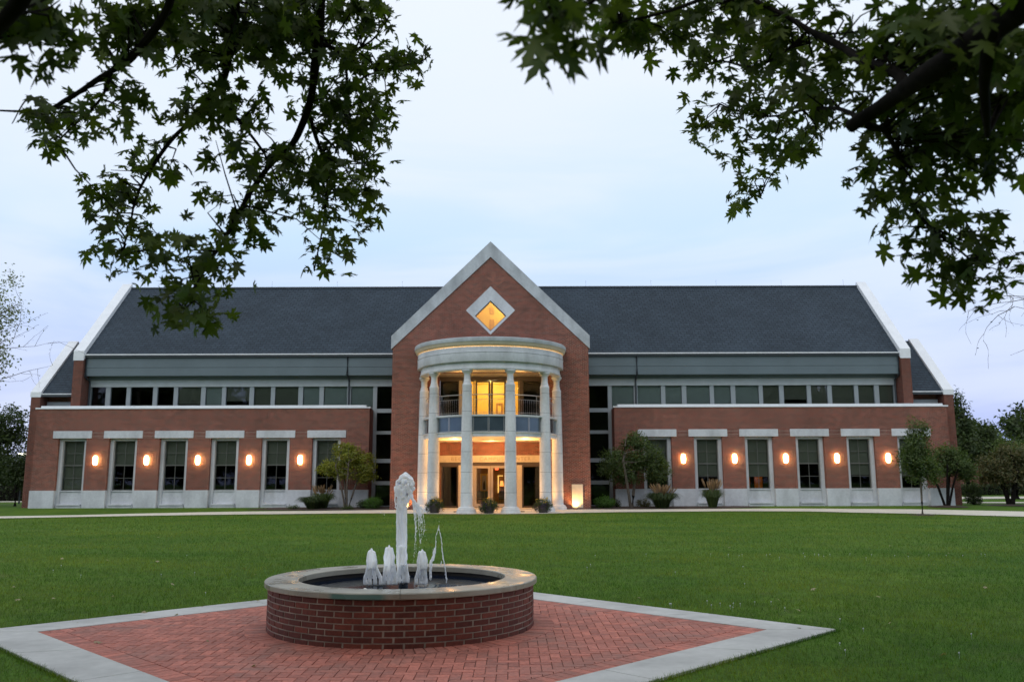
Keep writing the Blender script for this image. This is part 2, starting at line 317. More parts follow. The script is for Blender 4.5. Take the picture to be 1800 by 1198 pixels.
class MB:
    def __init__(s): s.v = []; s.f = []; s.col = None
    def add(s, vs, fs):
        k = len(s.v); s.v += [tuple(q) for q in vs]; s.f += [tuple(i + k for i in f) for f in fs]; return s
    def box(s, x0, x1, y0, y1, z0, z1):
        if x0 > x1: x0, x1 = x1, x0
        if y0 > y1: y0, y1 = y1, y0
        return s.add([(x0, y0, z0), (x1, y0, z0), (x1, y1, z0), (x0, y1, z0), (x0, y0, z1), (x1, y0, z1), (x1, y1, z1), (x0, y1, z1)],
                     [(0, 3, 2, 1), (4, 5, 6, 7), (0, 1, 5, 4), (1, 2, 6, 5), (2, 3, 7, 6), (3, 0, 4, 7)])
    def room(s, x0, x1, y0, y1, z0, z1):
        """box without its front (y0) face, seen from inside"""
        return s.add([(x0, y0, z0), (x1, y0, z0), (x1, y1, z0), (x0, y1, z0), (x0, y0, z1), (x1, y0, z1), (x1, y1, z1), (x0, y1, z1)],
                     [(0, 1, 2, 3), (7, 6, 5, 4), (5, 6, 2, 1), (6, 7, 3, 2), (7, 4, 0, 3)])
    def extr(s, poly, a0, a1, plane='xz'):
        """extrude a 2D polygon: xz along y, yz along x, xy along z"""
        def P(p, a): return (p[0], a, p[1]) if plane == 'xz' else ((a, p[0], p[1]) if plane == 'yz' else (p[0], p[1], a))
        n = len(poly); vs = [P(p, a0) for p in poly] + [P(p, a1) for p in poly]
        fs = [tuple(range(n - 1, -1, -1)), tuple(range(n, 2 * n))] + [(i, (i + 1) % n, n + (i + 1) % n, n + i) for i in range(n)]
        return s.add(vs, fs)
    def lathe(s, prof, cx, cy, n=32, a0=0, a1=2 * math.pi):
        full = abs(a1 - a0 - 2 * math.pi) < 1e-6; m = n if full else n + 1; k = len(prof)
        vs = []
        for i in range(m):
            a = a0 + (a1 - a0) * i / n
            vs += [(cx + r * math.sin(a), cy - r * math.cos(a), z) for r, z in prof]
        fs = []
        for i in range(n):
            j = (i + 1) % m
            for q in range(k - 1): fs.append((i * k + q, j * k + q, j * k + q + 1, i * k + q + 1))
        return s.add(vs, fs)
    def tube(s, pts, rad, n=8, cap=True):
        pts = [Vector(p) for p in pts]; m = len(pts); rr = rad if isinstance(rad, (list, tuple)) else [rad] * m
        vs = []; up = Vector((0.13, 0.21, 0.97))
        for i, p in enumerate(pts):
            d = (pts[min(i + 1, m - 1)] - pts[max(i - 1, 0)]); d = d.normalized() if d.length > 1e-9 else Vector((0, 0, 1))
            u = up if abs(d.dot(up)) < 0.95 else Vector((1, 0, 0)); a = d.cross(u).normalized(); b = d.cross(a)
            up = b if abs(d.dot(up)) >= 0.95 else up
            for k in range(n):
                t = 2 * math.pi * k / n; vs.append(p + (a * math.cos(t) + b * math.sin(t)) * rr[i])
        fs = [(i * n + k, i * n + (k + 1) % n, (i + 1) * n + (k + 1) % n, (i + 1) * n + k) for i in range(m - 1) for k in range(n)]
        if cap: fs += [tuple(range(n - 1, -1, -1)), tuple((m - 1) * n + k for k in range(n))]
        return s.add(vs, fs)
    def ball(s, c, r, n=8, m=6, sz=1.0):
        vs = [(c[0], c[1], c[2] - r * sz)]
        for j in range(1, m):
            t = math.pi * j / m - math.pi / 2
            vs += [(c[0] + r * math.cos(t) * math.cos(2 * math.pi * i / n), c[1] + r * math.cos(t) * math.sin(2 * math.pi * i / n), c[2] + r * sz * math.sin(t)) for i in range(n)]
        vs.append((c[0], c[1], c[2] + r * sz)); fs = [(0, 1 + (i + 1) % n, 1 + i) for i in range(n)]
        for j in range(m - 2): fs += [(1 + j * n + i, 1 + j * n + (i + 1) % n, 1 + (j + 1) * n + (i + 1) % n, 1 + (j + 1) * n + i) for i in range(n)]
        k = 1 + (m - 2) * n; fs += [(k + i, k + (i + 1) % n, len(vs) - 1) for i in range(n)]
        return s.add(vs, fs)
    def build(s, name, mat, parent=None, smooth=False, bevel=0.0, normals=True, origin=None):
        me = bpy.data.meshes.new(name); me.from_pydata(s.v, [], s.f)
        if s.col is not None:
            ca = me.color_attributes.new('Col', 'FLOAT_COLOR', 'POINT'); ca.data.foreach_set('color', np.array(s.col, np.float32).ravel())
        if normals:
            bm = bmesh.new(); bm.from_mesh(me); bmesh.ops.recalc_face_normals(bm, faces=bm.faces); bm.to_mesh(me); bm.free()
        o = finish(me, name, mat, parent, origin, smooth)
        if smooth:
            try: me.set_sharp_from_angle(angle=R(35))
            except Exception: pass
        if bevel:
            md = o.modifiers.new('bevel', 'BEVEL'); md.width = bevel; md.segments = 2; md.limit_method = 'ANGLE'
        return o

def copy_thing(o, delta, parent=None, label=None):
    c = o.copy(); COL.objects.link(c)
    if parent is None: c.location = o.location + Vector(delta)
    else: c.parent = parent
    if label: c['label'] = label
    for ch in list(o.children): copy_thing(ch, delta, c)
    return c

def lamp(name, loc, watts, col=(1.0, 0.62, 0.28), r=0.12, parent=None, spot=None, rot=None):
    l = bpy.data.lights.new(name, 'SPOT' if spot else 'POINT'); l.energy = watts; l.color = col; l.shadow_soft_size = r
    if spot: l.spot_size = spot; l.spot_blend = 0.8
    o = bpy.data.objects.new(name, l); COL.objects.link(o); WO[o] = Vector(loc)
    if rot: o.rotation_euler = rot
    if parent is not None: o.parent = parent; o.location = Vector(loc) - WO[parent]
    else: o.location = loc
    return o
# ---------------------------------------------------------------- ground
G0 = 0.105
GY, GZ = [-400, 16, 36, 43, 50, 600], [G0, G0, 0, 0, .14, .14]
def gh(y): return float(np.interp(y, GY, GZ))
ys = [-400, -60, 0, 16, 36, 43, 50, 80, 150, 600]; xs = [-500, -60, 60, 500]
vs = [(x, y, gh(y) - 0.012) for y in ys for x in xs]; nx = len(xs)
fs = [(j * nx + i, j * nx + i + 1, (j + 1) * nx + i + 1, (j + 1) * nx + i) for j in range(len(ys) - 1) for i in range(nx - 1)]
tag(MB().add(vs, fs).build('lawn', M['lawn'], normals=False), kind='structure')

def strip(name, mat, near, far, lift=0.004, kind='structure', n=60):
    """ground sheet between two edge polylines given as y over x, split so that it follows the ground"""
    def ev(poly, x):
        for (x0, y0), (x1, y1) in zip(poly, poly[1:]):
            if x0 <= x <= x1: t = (x - x0) / (x1 - x0); return y0 + (y1 - y0) * t
        return poly[-1][1]
    x0 = max(near[0][0], far[0][0]); x1 = min(near[-1][0], far[-1][0]); v = []; f = []
    for i in range(n + 1):
        x = x0 + (x1 - x0) * i / n; a, b = ev(near, x), ev(far, x)
        for k in range(7): y = a + (b - a) * k / 6; v.append((x, y, gh(y) - 0.012 + lift + (0.006 if lift > 0.006 else 0)))
    for i in range(n):
        for k in range(6): f.append((i * 7 + k, (i + 1) * 7 + k, (i + 1) * 7 + k + 1, i * 7 + k + 1))
    return tag(MB().add(v, f).build(name, mat, normals=False), kind=kind)
NEAR = [(-70, 22), (-40, 32.8), (-21.9, 39.2), (-17, 41.6), (-12.9, 43.0), (-5.2, 43.9), (-3.2, 43.2), (-2, 42.75), (2, 42.7), (3.2, 43.2), (5.5, 44.0), (12, 44.7), (16, 44.4), (19.5, 42.4), (23.4, 37.8), (30, 33), (45, 26)]
FAR = [(-70, 24.5), (-40, 35.2), (-22.8, 41.7), (-17.5, 44.2), (-13.6, 45.6), (-7.2, 46.4), (-5.6, 46.95), (5.6, 46.95), (7.2, 46.6), (15.5, 47.2), (22.7, 45.9), (27.5, 43.2), (45, 34)]
strip('path', M['pathm'], NEAR, FAR, 0.022)
strip('planting_bed', M['mulch'], [(-13.4, 47.6), (-11, 46.9), (-7.2, 46.6), (-5.6, 47.05)], [(-13.4, 48.2), (-12.4, 50.26), (-5.6, 50.27)], 0.012)
strip('planting_bed', M['mulch'], [(5.6, 47.05), (7.2, 46.8), (13, 47.6), (15.2, 48.8)], [(5.6, 50.27), (14.6, 50.26), (15.2, 49.4)], 0.012)
# beds in the gap beside the central bay
tag(MB().box(-7.15, -5.5, 50.27, 51.6, 0.1, 0.15).build('planting_bed', M['mulch']), kind='structure')
tag(MB().box(5.5, 7.15, 50.27, 51.6, 0.1, 0.15).build('planting_bed', M['mulch']), kind='structure')
strip('road', M['pathm'], [(30, 66), (90, 72)], [(30, 74), (90, 80)], 0.02, n=8)
strip('pavement', M['pathm'], [(30, 55), (60, 51), (90, 47)], [(30, 57.4), (60, 53.4), (90, 49.4)], 0.02, n=8)
strip('pavement', M['pathm'], [(-90, 62), (-29, 66)], [(-90, 65), (-29, 69)], 0.02, n=8)

# ---------------------------------------------------------------- plaza
PC = (0.08, 8.985); RO, RI = 4.39, 3.69; FC = (0.03, 9.40)
def dia(r): return [(PC[0] - r, PC[1]), (PC[0], PC[1] - r), (PC[0] + r, PC[1]), (PC[0], PC[1] + r)]
b = MB(); o_, i_ = dia(RO), dia(RI)
for k in range(4):
    a0, a1, c0, c1 = Vector(o_[k]), Vector(o_[(k + 1) % 4]), Vector(i_[k]), Vector(i_[(k + 1) % 4])
    n = 4
    for j in range(n):           # cast slabs with fine joints
        t0, t1 = j / n + 0.001, (j + 1) / n - 0.001
        q = [a0.lerp(a1, t0), a0.lerp(a1, t1), c0.lerp(c1, t1), c0.lerp(c1, t0)]
        b.extr([tuple(p) for p in q], G0 - 0.10, G0 + 0.012, 'xy')
tag(b.build('plaza_border', M['concrete'], bevel=0.004), kind='structure')
tag(MB().extr(dia(RI - 0.003), G0 - 0.1, G0 - 0.004, 'xy').build('plaza_bedding', M['sand']), kind='structure')
def clip(poly, nx_, ny_, d):
    out_ = []
    for i in range(len(poly)):
        p, q = poly[i], poly[(i + 1) % len(poly)]; a = nx_ * p[0] + ny_ * p[1] - d; c = nx_ * q[0] + ny_ * q[1] - d
        if a <= 0: out_.append(p)
        if a * c < 0: t = a / (a - c); out_.append((p[0] + (q[0] - p[0]) * t, p[1] + (q[1] - p[1]) * t))
    return out_
b = MB(); cols = []
def paver(poly, r):
    if len(poly) < 3: return
    xs_ = [p[0] for p in poly]; ys_ = [p[1] for p in poly]
    if (max(xs_) - min(xs_)) * (max(ys_) - min(ys_)) < 0.0008: return
    cx, cy = sum(xs_) / len(poly), sum(ys_) / len(poly); z = G0 + 0.006 + random.uniform(-0.0012, 0.0012)
    k = len(b.v); n = len(poly); inn = [(cx + (x - cx) * 0.965, cy + (y - cy) * 0.965) for x, y in poly]
    tx, ty = random.uniform(-.004, .004), random.uniform(-.004, .004)
    b.v += [(x, y, G0 - 0.02) for x, y in poly] + [(x, y, z - 0.003) for x, y in poly] + [(x, y, z + (x - cx) * tx + (y - cy) * ty) for x, y in inn]
    b.f += [(k + i, k + (i + 1) % n, k + n + (i + 1) % n, k + n + i) for i in range(n)]
    b.f += [(k + n + i, k + n + (i + 1) % n, k + 2 * n + (i + 1) % n, k + 2 * n + i) for i in range(n)]
    b.f.append(tuple(k + 2 * n + i for i in range(n)))
    c = (random.random(), random.random() ** 1.3, r, 1); cols.extend([c] * (3 * n))
W_, g = 0.09, 0.0030; RS = RI - 0.205 * math.sqrt(2) - 0.006; R2 = 1.40 + 0.215
def clipd(poly, r):
    for sx, sy in ((1, 1), (1, -1), (-1, 1), (-1, -1)): poly = clip(poly, sx, sy, r + sx * PC[0] + sy * PC[1])
    return poly
for i in range(-62, 62):
    for j in range(-62, 62):
        # herringbone laid square to the viewer
        k = (i - j) % 4; x, y = PC[0] + i * W_, PC[1] + j * W_
        if k == 0: rc = (x, y, x + 2 * W_, y + W_)
        elif k == 3: rc = (x, y, x + W_, y + 2 * W_)
        else: continue
        if abs(x - PC[0]) + abs(y - PC[1]) > RS + 0.3: continue
        p = [(rc[0] + g, rc[1] + g), (rc[2] - g, rc[1] + g), (rc[2] - g, rc[3] - g), (rc[0] + g, rc[3] - g)]
        if all(math.hypot(q[0] - FC[0], q[1] - FC[1]) < R2 for q in p): continue
        paver(clipd(p, RS), 0)
for s_ in range(4):              # soldier course along the border
    a0, a1 = Vector(dia(RI - 0.004)[s_]), Vector(dia(RI - 0.004)[(s_ + 1) % 4]); d = (a1 - a0); ln = d.length; d.normalize(); nr = Vector((d.y, -d.x))
    if nr.dot(Vector(PC) - a0) < 0: nr = -nr
    n = int(ln / 0.1)
    for j in range(n):
        p0 = a0 + d * (ln * j / n + g); p1 = a0 + d * (ln * (j + 1) / n - g)
        q = [tuple(p0), tuple(p1), tuple(p1 + nr * 0.2), tuple(p0 + nr * 0.2)]
        # keep to this side's wedge so that the mitres do not overlap
        m0 = Vector(PC) - a0; m1 = Vector(PC) - a1
        for (mm, aa) in ((m0, a0), (m1, a1)):
            nn = Vector((mm.y, -mm.x)).normalized()
            mid = (a0 + a1) / 2
            if nn.dot(mid - aa) > 0: nn = -nn
            q = clip(q, nn.x, nn.y, nn.dot(aa) - 0.002)
        paver(q, 1)
n = 96
for j in range(n):               # ring of headers round the fountain, laid a touch proud
    a, c = 2 * math.pi * j / n + .003, 2 * math.pi * (j + 1) / n - .003
    q = [(FC[0] + r * math.sin(t), FC[1] - r * math.cos(t)) for r, t in ((1.385, a), (1.385, c), (1.61, c), (1.61, a))]
    k0 = len(b.v); paver(q, 1)
    for z in range(k0, len(b.v)): b.v[z] = (b.v[z][0], b.v[z][1], b.v[z][2] + 0.005)
b.col = cols
tag(b.build('plaza_paving', M['paver']), kind='structure')

# ---------------------------------------------------------------- fountain
FT = thing('fountain', (FC[0], FC[1], G0), 'round brick fountain with pale stone rim and foaming white jets on the red brick plaza', 'fountain')
rb = random.uniform; b = MB(); cols = []; RW = 1.39; nb = 46; ch = (0.542 - G0) / 8
for j in range(8):
    for i in range(nb):
        off = 0.5 * (j % 2); a0 = 2 * math.pi * (i + off) / nb + rb(.0048, .0068); a1 = 2 * math.pi * (i + 1 + off) / nb - rb(.0048, .0068)
        z0, z1 = G0 + j * ch + rb(.0045, .006), G0 + (j + 1) * ch - rb(.0045, .006); k = len(b.v); dr = random.uniform(-.0015, .0015); m = 4; bv = 0.003
        for q in range(m):
            e = 1 if q in (0, m - 1) else 0
            t = a0 + (a1 - a0) * (q / (m - 1)); t2 = t + (0.0022 if q == 0 else (-0.0022 if q == m - 1 else 0))
            for r, z, tt in ((RW - 0.02, z0, t), (RW - bv + dr, z0, t), (RW + dr, z0 + bv, t2), (RW + dr, z1 - bv, t2), (RW - bv + dr, z1, t), (RW - 0.02, z1, t)):
                b.v.append((FC[0] + r * math.sin(tt), FC[1] - r * math.cos(tt), z))
        for q in range(m - 1):
            for p in range(5): b.f.append((k + q * 6 + p, k + (q + 1) * 6 + p, k + (q + 1) * 6 + p + 1, k + q * 6 + p + 1))
        b.f.append(tuple(k + p for p in range(6))); b.f.append(tuple(k + (m - 1) * 6 + p for p in range(5, -1, -1)))
        cols += [(random.random(), random.random(), 0, 1)] * (m * 6)
b.col = cols; b.build('brick_wall', M['fbrick'], FT)
MB().lathe([(RW - 0.006, 0), (RW - 0.006, 0.542), (1.25, 0.542)], FC[0], FC[1], 96).build('mortar_wall', M['mortar'], FT, smooth=True)
MB().lathe([(1.24, 0.5415), (1.10, 0.5415), (1.10, 0.02)], FC[0], FC[1], 96).build('basin_lining', M['black'], FT, smooth=True)
mrim, t, bb = newmat('wet_stone_rim'); p = pos(t)
n1 = noise_(t, p, 2.2, 5); c = mix(t, (0.37, 0.345, 0.275), ramp_(t, n1, [(0.3, 0.72), (0.7, 1.15)]), 1.0, 'MULTIPLY')
s = t.nodes.new('ShaderNodeSeparateXYZ'); t.links.new(p, s.inputs[0])
# green stain on one of the slabs' front edge
zf = ramp_(t, s.outputs[2], [(0.0, 1.0), (0.585, 1.0), (0.597, 0.0)])
xa = nd(t, 'Math', operation='MULTIPLY_ADD'); xa.inputs[1].default_value = 1.0; xa.inputs[2].default_value = 0.5; t.links.new(s.outputs[0], xa.inputs[0])
xf = ramp_(t, xa.outputs[0], [(0.0, 0.0), (0.06, 1.0), (0.50, 1.0), (0.58, 0.0)])
gm = nd(t, 'Math', operation='MULTIPLY'); t.links.new(zf, gm.inputs[0]); t.links.new(xf, gm.inputs[1])
yf = nd(t, 'Math', operation='LESS_THAN'); yf.inputs[1].default_value = 9.0; t.links.new(s.outputs[1], yf.inputs[0])
gm2 = nd(t, 'Math', operation='MULTIPLY'); t.links.new(gm.outputs[0], gm2.inputs[0]); t.links.new(yf.outputs[0], gm2.inputs[1])
gm3 = nd(t, 'Math', operation='MULTIPLY'); gm3.inputs[1].default_value = 0.8; t.links.new(gm2.outputs[0], gm3.inputs[0])
c = mix(t, c, (0.05, 0.19, 0.17), gm3.outputs[0]); t.links.new(c, bb.inputs['Base Color'])
t.links.new(ramp_(t, noise_(t, p, 3.0, 4), [(0.35, 0.16), (0.65, 0.5)]), bb.inputs['Roughness'])
bump(t, bb, noise_(t, p, 50, 3), 0.12, 0.003)
b = MB(); ns = 7
for k in range(ns):
    a0 = 2 * math.pi * (k + 0.12) / ns; a1 = 2 * math.pi * (k + 1.12) / ns - 0.0028; kk = len(b.v)
    prof = [(1.085, 0.543), (1.418, 0.543), (1.426, 0.550), (1.426, 0.592), (1.418, 0.601), (1.093, 0.601), (1.085, 0.593), (1.085, 0.543)]
    b.lathe(prof, FC[0], FC[1], 18, a0, a1)
    b.f.append(tuple(kk + i for i in range(7))); b.f.append(tuple(kk + 18 * 8 + i for i in range(6, -1, -1)))
b.build('stone_rim', mrim, FT, smooth=True)
tag(MB().lathe([(1.099, 0.50), (0.0005, 0.50)], FC[0], FC[1], 96).build('water', M['water'], FT), None)
b = MB(); b.lathe([(0.05, 0.38), (0.05, 0.53), (0.075, 0.54), (0.075, 0.60), (0.045, 0.62), (0.02, 0.62)], FC[0], FC[1] + 0.02, 16)
b.build('nozzle', M['darkmetal'], FT, smooth=True)

def jet(name, strands, seed, drops=()):
    """foaming water: chains of balls fused by a voxel remesh"""
    rnd = random.Random(seed); b = MB()
    for pts, r0, r1, jit in strands:
        pts = [Vector(p) for p in pts]
        for a, c in zip(pts, pts[1:]):
            st = max(1, int((c - a).length / 0.011))
            for k in range(st):
                tt = k / st; i = pts.index(a); T = (i + tt) / (len(pts) - 1); r = (r0 + (r1 - r0) * T) * rnd.uniform(0.86, 1.14)
                p = a.lerp(c, tt); b.ball(p + Vector((rnd.gauss(0, jit), rnd.gauss(0, jit), rnd.gauss(0, jit))), r, 7, 5, 2.0)
    for p, r in drops: b.ball(p, r, 7, 5, 1.2)
    o = b.build(name, M['foam'], FT, smooth=True, normals=False)
    md = o.modifiers.new('fuse', 'REMESH'); md.mode = 'VOXEL'; md.voxel_size = 0.0055; md.use_smooth_shade = True
    sm = o.modifiers.new('smooth', 'SMOOTH'); sm.factor = 0.5; sm.iterations = 9
    return o
for (fx, fy, wt, cone) in ((-.36, -.26, 3, 110), (-.16, -.36, 3, 110), (.10, -.46, 3, 70), (.27, -.26, 3, 110)):  # small cool lamps, added only to brighten the water jets
    fx += FC[0]; fy += FC[1]
    MB().lathe([(.016, .49), (.016, .506), (.012, .508), (.0, .508)], fx, fy, 12).build('added_jet_light', mat_emit('added_jet_lens', (.85, .92, 1), 0.5), FT, smooth=True)
    lamp('added_jet_beam', (fx, fy, .53), wt, (.82, .90, 1.0), .10, FT, spot=R(cone), rot=(R(180) - .22, 0, 0))
FY = FC[1]; rn = random.Random(3)
def J(px, py, Y=None): p = at(px, py, FY if Y is None else Y); return Vector(p)
st = []
for k in range(7):   # rising stem
    x = 706 + (k - 3) * 2.6; yy = FY + rn.uniform(-.04, .04)
    st.append(([J(x * .5 + 352.5, 1022, yy), J(x, 960, yy), J(x, 900, yy), J(x + 1, 872, yy)], .014, .012, .0015))
hd = []
for k in range(520):         # teardrop head: narrow top, widest a third of the way down
    y0 = rn.uniform(831, 897); tt = (y0 - 829) / 72; wd = max(1.5, 21 * math.sin(math.pi * tt ** .72) - 4); a = rn.random() * 6.28; q = rn.random() ** .5
    hd.append((J(711 - (y0 - 860) * .06 + math.cos(a) * wd * q, y0, FY + math.sin(a) * .006 * wd * q), rn.uniform(.018, .022) * (.6 + .4 * math.sin(math.pi * tt))))
for k in range(8):   # falling veil on the right
    x = 727 + k * 2.2; yy = FY + rn.uniform(-.1, .1); e = rn.uniform(925, 1015)
    st.append(([J(722, 860 + k * 2, yy), J(x, 895, yy), J(x + 2 + rn.uniform(-3, 3), 930, yy), J(x + 1 + rn.uniform(-4, 4), e, yy)], .0085, .0035, .003))
st.append(([J(696, 862), J(694, 880), J(697, 895)], .012, .006, .003))
dr = [(J(rn.gauss(735, 16), rn.uniform(880, 1000), FY + rn.uniform(-.15, .15)), rn.uniform(.003, .007)) for _ in range(90)]
dr += [(J(rn.uniform(686, 697), rn.uniform(835, 900)), rn.uniform(.003, .006)) for _ in range(14)] + [(J(672 + rn.uniform(-4, 6), rn.uniform(900, 912)), .006) for _ in range(6)]
jet('water_jet', st, 1, dr + hd)
def small_jet(cx, top, Y, legs, seed, w=1.0, base=1027):
    r = random.Random(seed); s = []
    for k in range(9):           # smooth round head where the jet turns over
        a = 6.283 * k / 9; rad = 4.6 * w
        s.append(([J(cx + math.cos(a) * rad * .55, top + 9, Y + math.sin(a) * .016 * w), J(cx + math.cos(a) * rad * .9, top + 22, Y + math.sin(a) * .022 * w), J(cx + math.cos(a) * rad * .8, top + 36, Y + math.sin(a) * .02 * w)], .0165, .012, .0008))
    s.append(([J(cx, top + 5, Y), J(cx, top + 24, Y)], .0165, .017, .0005))
    for (dx, lx) in legs:
        yy = Y + r.uniform(-.05, .05)
        for q in range(3):
            e = (q - 1) * 1.9
            s.append(([J(cx + dx + e * .5, top + 26, yy), J(cx + dx * .4 + lx * .55 + e, top + 42, yy), J(cx + lx + e * 1.1, base - 12, yy + .01 * q), J(cx + lx * 1.05 + e * 1.3, base, yy)], .0125, .0085, .0012))
    for k in range(3): s.append(([J(cx + r.uniform(-6, 6), top + 30, Y), J(cx + r.uniform(-7, 7), top + 46, Y), J(cx + r.uniform(-9, 9), base - r.uniform(0, 8), Y + r.uniform(-.04, .04))], .008, .004, .002))
    dd = [(J(cx + r.gauss(0, 11), r.uniform(base - 25, base + 1), Y + r.uniform(-.08, .08)), r.uniform(.003, .006)) for _ in range(16)]
    return jet('water_jet', s, seed, dd)
small_jet(653, 963, FY, [(-4, -11), (5, 16), (2, 6), (-1, -3)], 11, 1.9)
small_jet(684, 957, FY - .1, [(-4, -9), (5, 12), (6, 5), (0, -1)], 12, 2.0)
small_jet(706, 955, FY - .28, [(-4, -5), (5, 10), (0, 3)], 13, 2.0, 1024)
small_jet(742, 964, FY + .02, [(-4, -10), (4, 6), (1, -2)], 14, 1.9)
b_ = [([J(771, 924), J(766, 942), J(766, 966), J(762, 985)], .006, .007, .002), ([J(771, 924), J(776, 948), J(778, 975), J(783, 1000), J(785, 1024)], .006, .009, .002),
      ([J(776, 985), J(772, 1003)], .007, .003, .002), ([J(764, 966), J(758, 990), J(757, 1020)], .013, .009, .003), ([J(756, 985), J(755, 1018)], .009, .007, .003)]
jet('water_jet', b_, 15, [(J(772, 916), .007), (J(770, 921), .004), (J(775, 920), .004), (J(777, 926), .004)])

# ---------------------------------------------------------------- the building
BD = thing('campus_building', (0, 50, 0), 'long red brick building with slate roof, central gable and round columned portico', 'building')
def part(b, name, mat, parent=None, **k): return b.build(name, mat, parent or BD, **k)
YW = 50.30; WC = [9.69 + 2.98 * k for k in range(6)]
for S in (-1, 1):
    X = lambda a, S=S: a * S
    # brick wall of the low wing, split round the window bays
    b = MB(); edges = [7.2]
    for c in WC: edges += [c - 0.83, c + 0.83]
    edges.append(26.83)
    for k in range(0, len(edges), 2): b.box(X(edges[k]), X(edges[k + 1]), YW, YW + 0.34, 1.13, 4.14)
    b.box(X(7.2), X(26.83), YW, YW + 0.34, 4.14, 5.86)
    b.box(X(7.2), X(7.5), YW + 0.34, 51.62, 0, 5.86); b.box(X(26.53), X(26.83), YW + 0.34, 51.62, 0, 5.86)
    part(b, 'brick_wall', M['brick'])
    for k in range(0, len(edges), 2): part(MB().box(X(edges[k]) - S * (0.02 if k == 0 else 0), X(edges[k + 1]) + S * (0.02 if k == len(edges) - 2 else 0), YW - 0.03, YW + 0.34, -0.05, 1.128), 'stone_plinth', M['stone'], bevel=0.008)
    L_ = [7.2] + sum([[c - 1.135, c + 1.135] for c in WC], []) + [26.83]
    for k in range(2, len(L_) - 2, 2):
        part(MB().box(X(L_[k]), X(L_[k + 1]), YW - 0.012, YW - 0.001, 4.36, 4.55).box(X(L_[k]), X(L_[k + 1]), YW - 0.012, YW - 0.001, 4.14, 4.335), 'soldier_course', M['soldier'])
    b = MB().box(X(7.14), X(26.89), YW - 0.06, YW + 0.42, 5.862, 5.94)
    part(b, 'parapet_coping', M['white'], bevel=0.006)
    part(MB().box(X(7.42), X(26.6), YW + 0.02, YW + 0.40, 5.942, 6.05), 'parapet_flashing', M['white'])
    part(MB().box(X(7.5), X(26.53), YW + 0.42, 51.62, 5.5, 5.6), 'flat_roof', M['darkmetal'])
    part(MB().room(X(7.52) if S > 0 else X(26.5), X(26.5) if S > 0 else X(7.52), 50.93, 54.5, 0.05, 4.6), 'interior', M['black'])
    for k, c in enumerate(WC):
        part(MB().box(X(c - 1.135), X(c + 1.135), YW - 0.05, YW + 0.1, 4.141, 4.57), 'lintel', M['stone'], bevel=0.01)
        x0, x1 = X(c) - 0.828, X(c) + 0.828
        # stone surround set back from the brick face
        b = MB(); b.box(x0, x0 + 0.2, YW + 0.22, 50.92, 0, 4.13).box(x1 - 0.2, x1, YW + 0.22, 50.92, 0, 4.13).box(x0 + 0.2, x1 - 0.2, YW + 0.22, 50.92, 4.0, 4.13)
        b.box(x0 + 0.2, x1 - 0.2, YW + 0.30, 50.92, 0, 1.06)
        wn = part(b, 'window', M['stone'])
        MB().box(x0 + 0.2, x1 - 0.2, YW + 0.24, 50.92, 1.062, 1.12).build('sill', M['stone'], wn, bevel=0.006)
        MB().box(x0 + 0.14, x1 - 0.14, YW + 0.05, YW + 0.295, 0.258, 0.35).build('base_ledge', M['stone'], wn, bevel=0.01)
        MB().box(x0 + 0.10, x1 - 0.10, YW + 0.10, YW + 0.295, 0.0, 0.255).build('base_step', M['stone'], wn, bevel=0.01)
        g0, g1 = x0 + 0.202, x1 - 0.202; yf = 50.70; b = MB()
        b.box(g0, g0 + .05, yf, yf + .07, 1.122, 3.998).box(g1 - .05, g1, yf, yf + .07, 1.122, 3.998).box(g0 + .05, g1 - .05, yf, yf + .07, 3.95, 3.998).box(g0 + .05, g1 - .05, yf, yf + .07, 1.122, 1.17)
        b.box(g0 + .05, g1 - .05, yf + .004, yf + .066, 2.545, 2.605)
        xm = (g0 + g1) / 2
        for za, zb in ((1.17, 2.545), (2.605, 3.95)): b.box(xm - .012, xm + .012, yf + .01, yf + .04, za, zb)
        for z in (1.84, 3.28): b.box(g0 + .05, xm - .012, yf + .01, yf + .04, z - .012, z + .012).box(xm + .012, g1 - .05, yf + .01, yf + .04, z - .012, z + .012)
        b.build('sash', M['sash'], wn)
        MB().box(g0 + .05, g1 - .05, yf + .045, yf + .052, 1.17, 3.95).build('pane', M['glass'], wn)
        zb = {(-1, 5): 1.2, (-1, 4): 2.58, (-1, 3): 2.58, (-1, 2): 2.56, (-1, 1): 2.58, (-1, 0): 2.58, (1, 0): 2.0, (1, 1): 1.88, (1, 2): 1.86, (1, 3): 2.58, (1, 4): 1.9, (1, 5): 1.86}[(S, k)]
        MB().box(g0 + .06, g1 - .06, yf + .12, yf + .125, zb, 3.94).build('blind', M['blind'], wn)
    if S > 0:
        for xc in (15.25, 16.0):
            ch_ = thing('upholstered_chair', (xc, 51.9, .12), 'orange upholstered chair seen low in the right wing window, %s one' % ('left' if xc < 15.5 else 'right'), 'chair', 'orange chairs behind the window')
            MB().box(xc - .24, xc + .24, 51.6, 52.1, 1.0, 1.14).build('seat', M['orange'], ch_, bevel=.02); MB().box(xc - .24, xc + .24, 52.0, 52.1, 1.15, 1.80).build('backrest', M['orange'], ch_, bevel=.02)
            for ax in (-.2, .2): MB().tube([(xc + ax, 51.85, .12), (xc + ax, 51.85, 1.0)], .02, 6).build('leg', M['darkmetal'], ch_)
        lamp('room_light', (15.6, 51.4, 2.4), 9, (1, .6, .25), .1, BD)
    # clerestory
    P = [(7.24, 8.58), (8.82, 10.24), (10.50, 11.50), (11.78, 13.20), (13.45, 14.48), (14.75, 16.18), (16.42, 17.42), (17.69, 19.10), (19.35, 20.35), (20.61, 21.98), (22.22, 23.20), (23.48, 24.38)]
    YC = 51.70; 
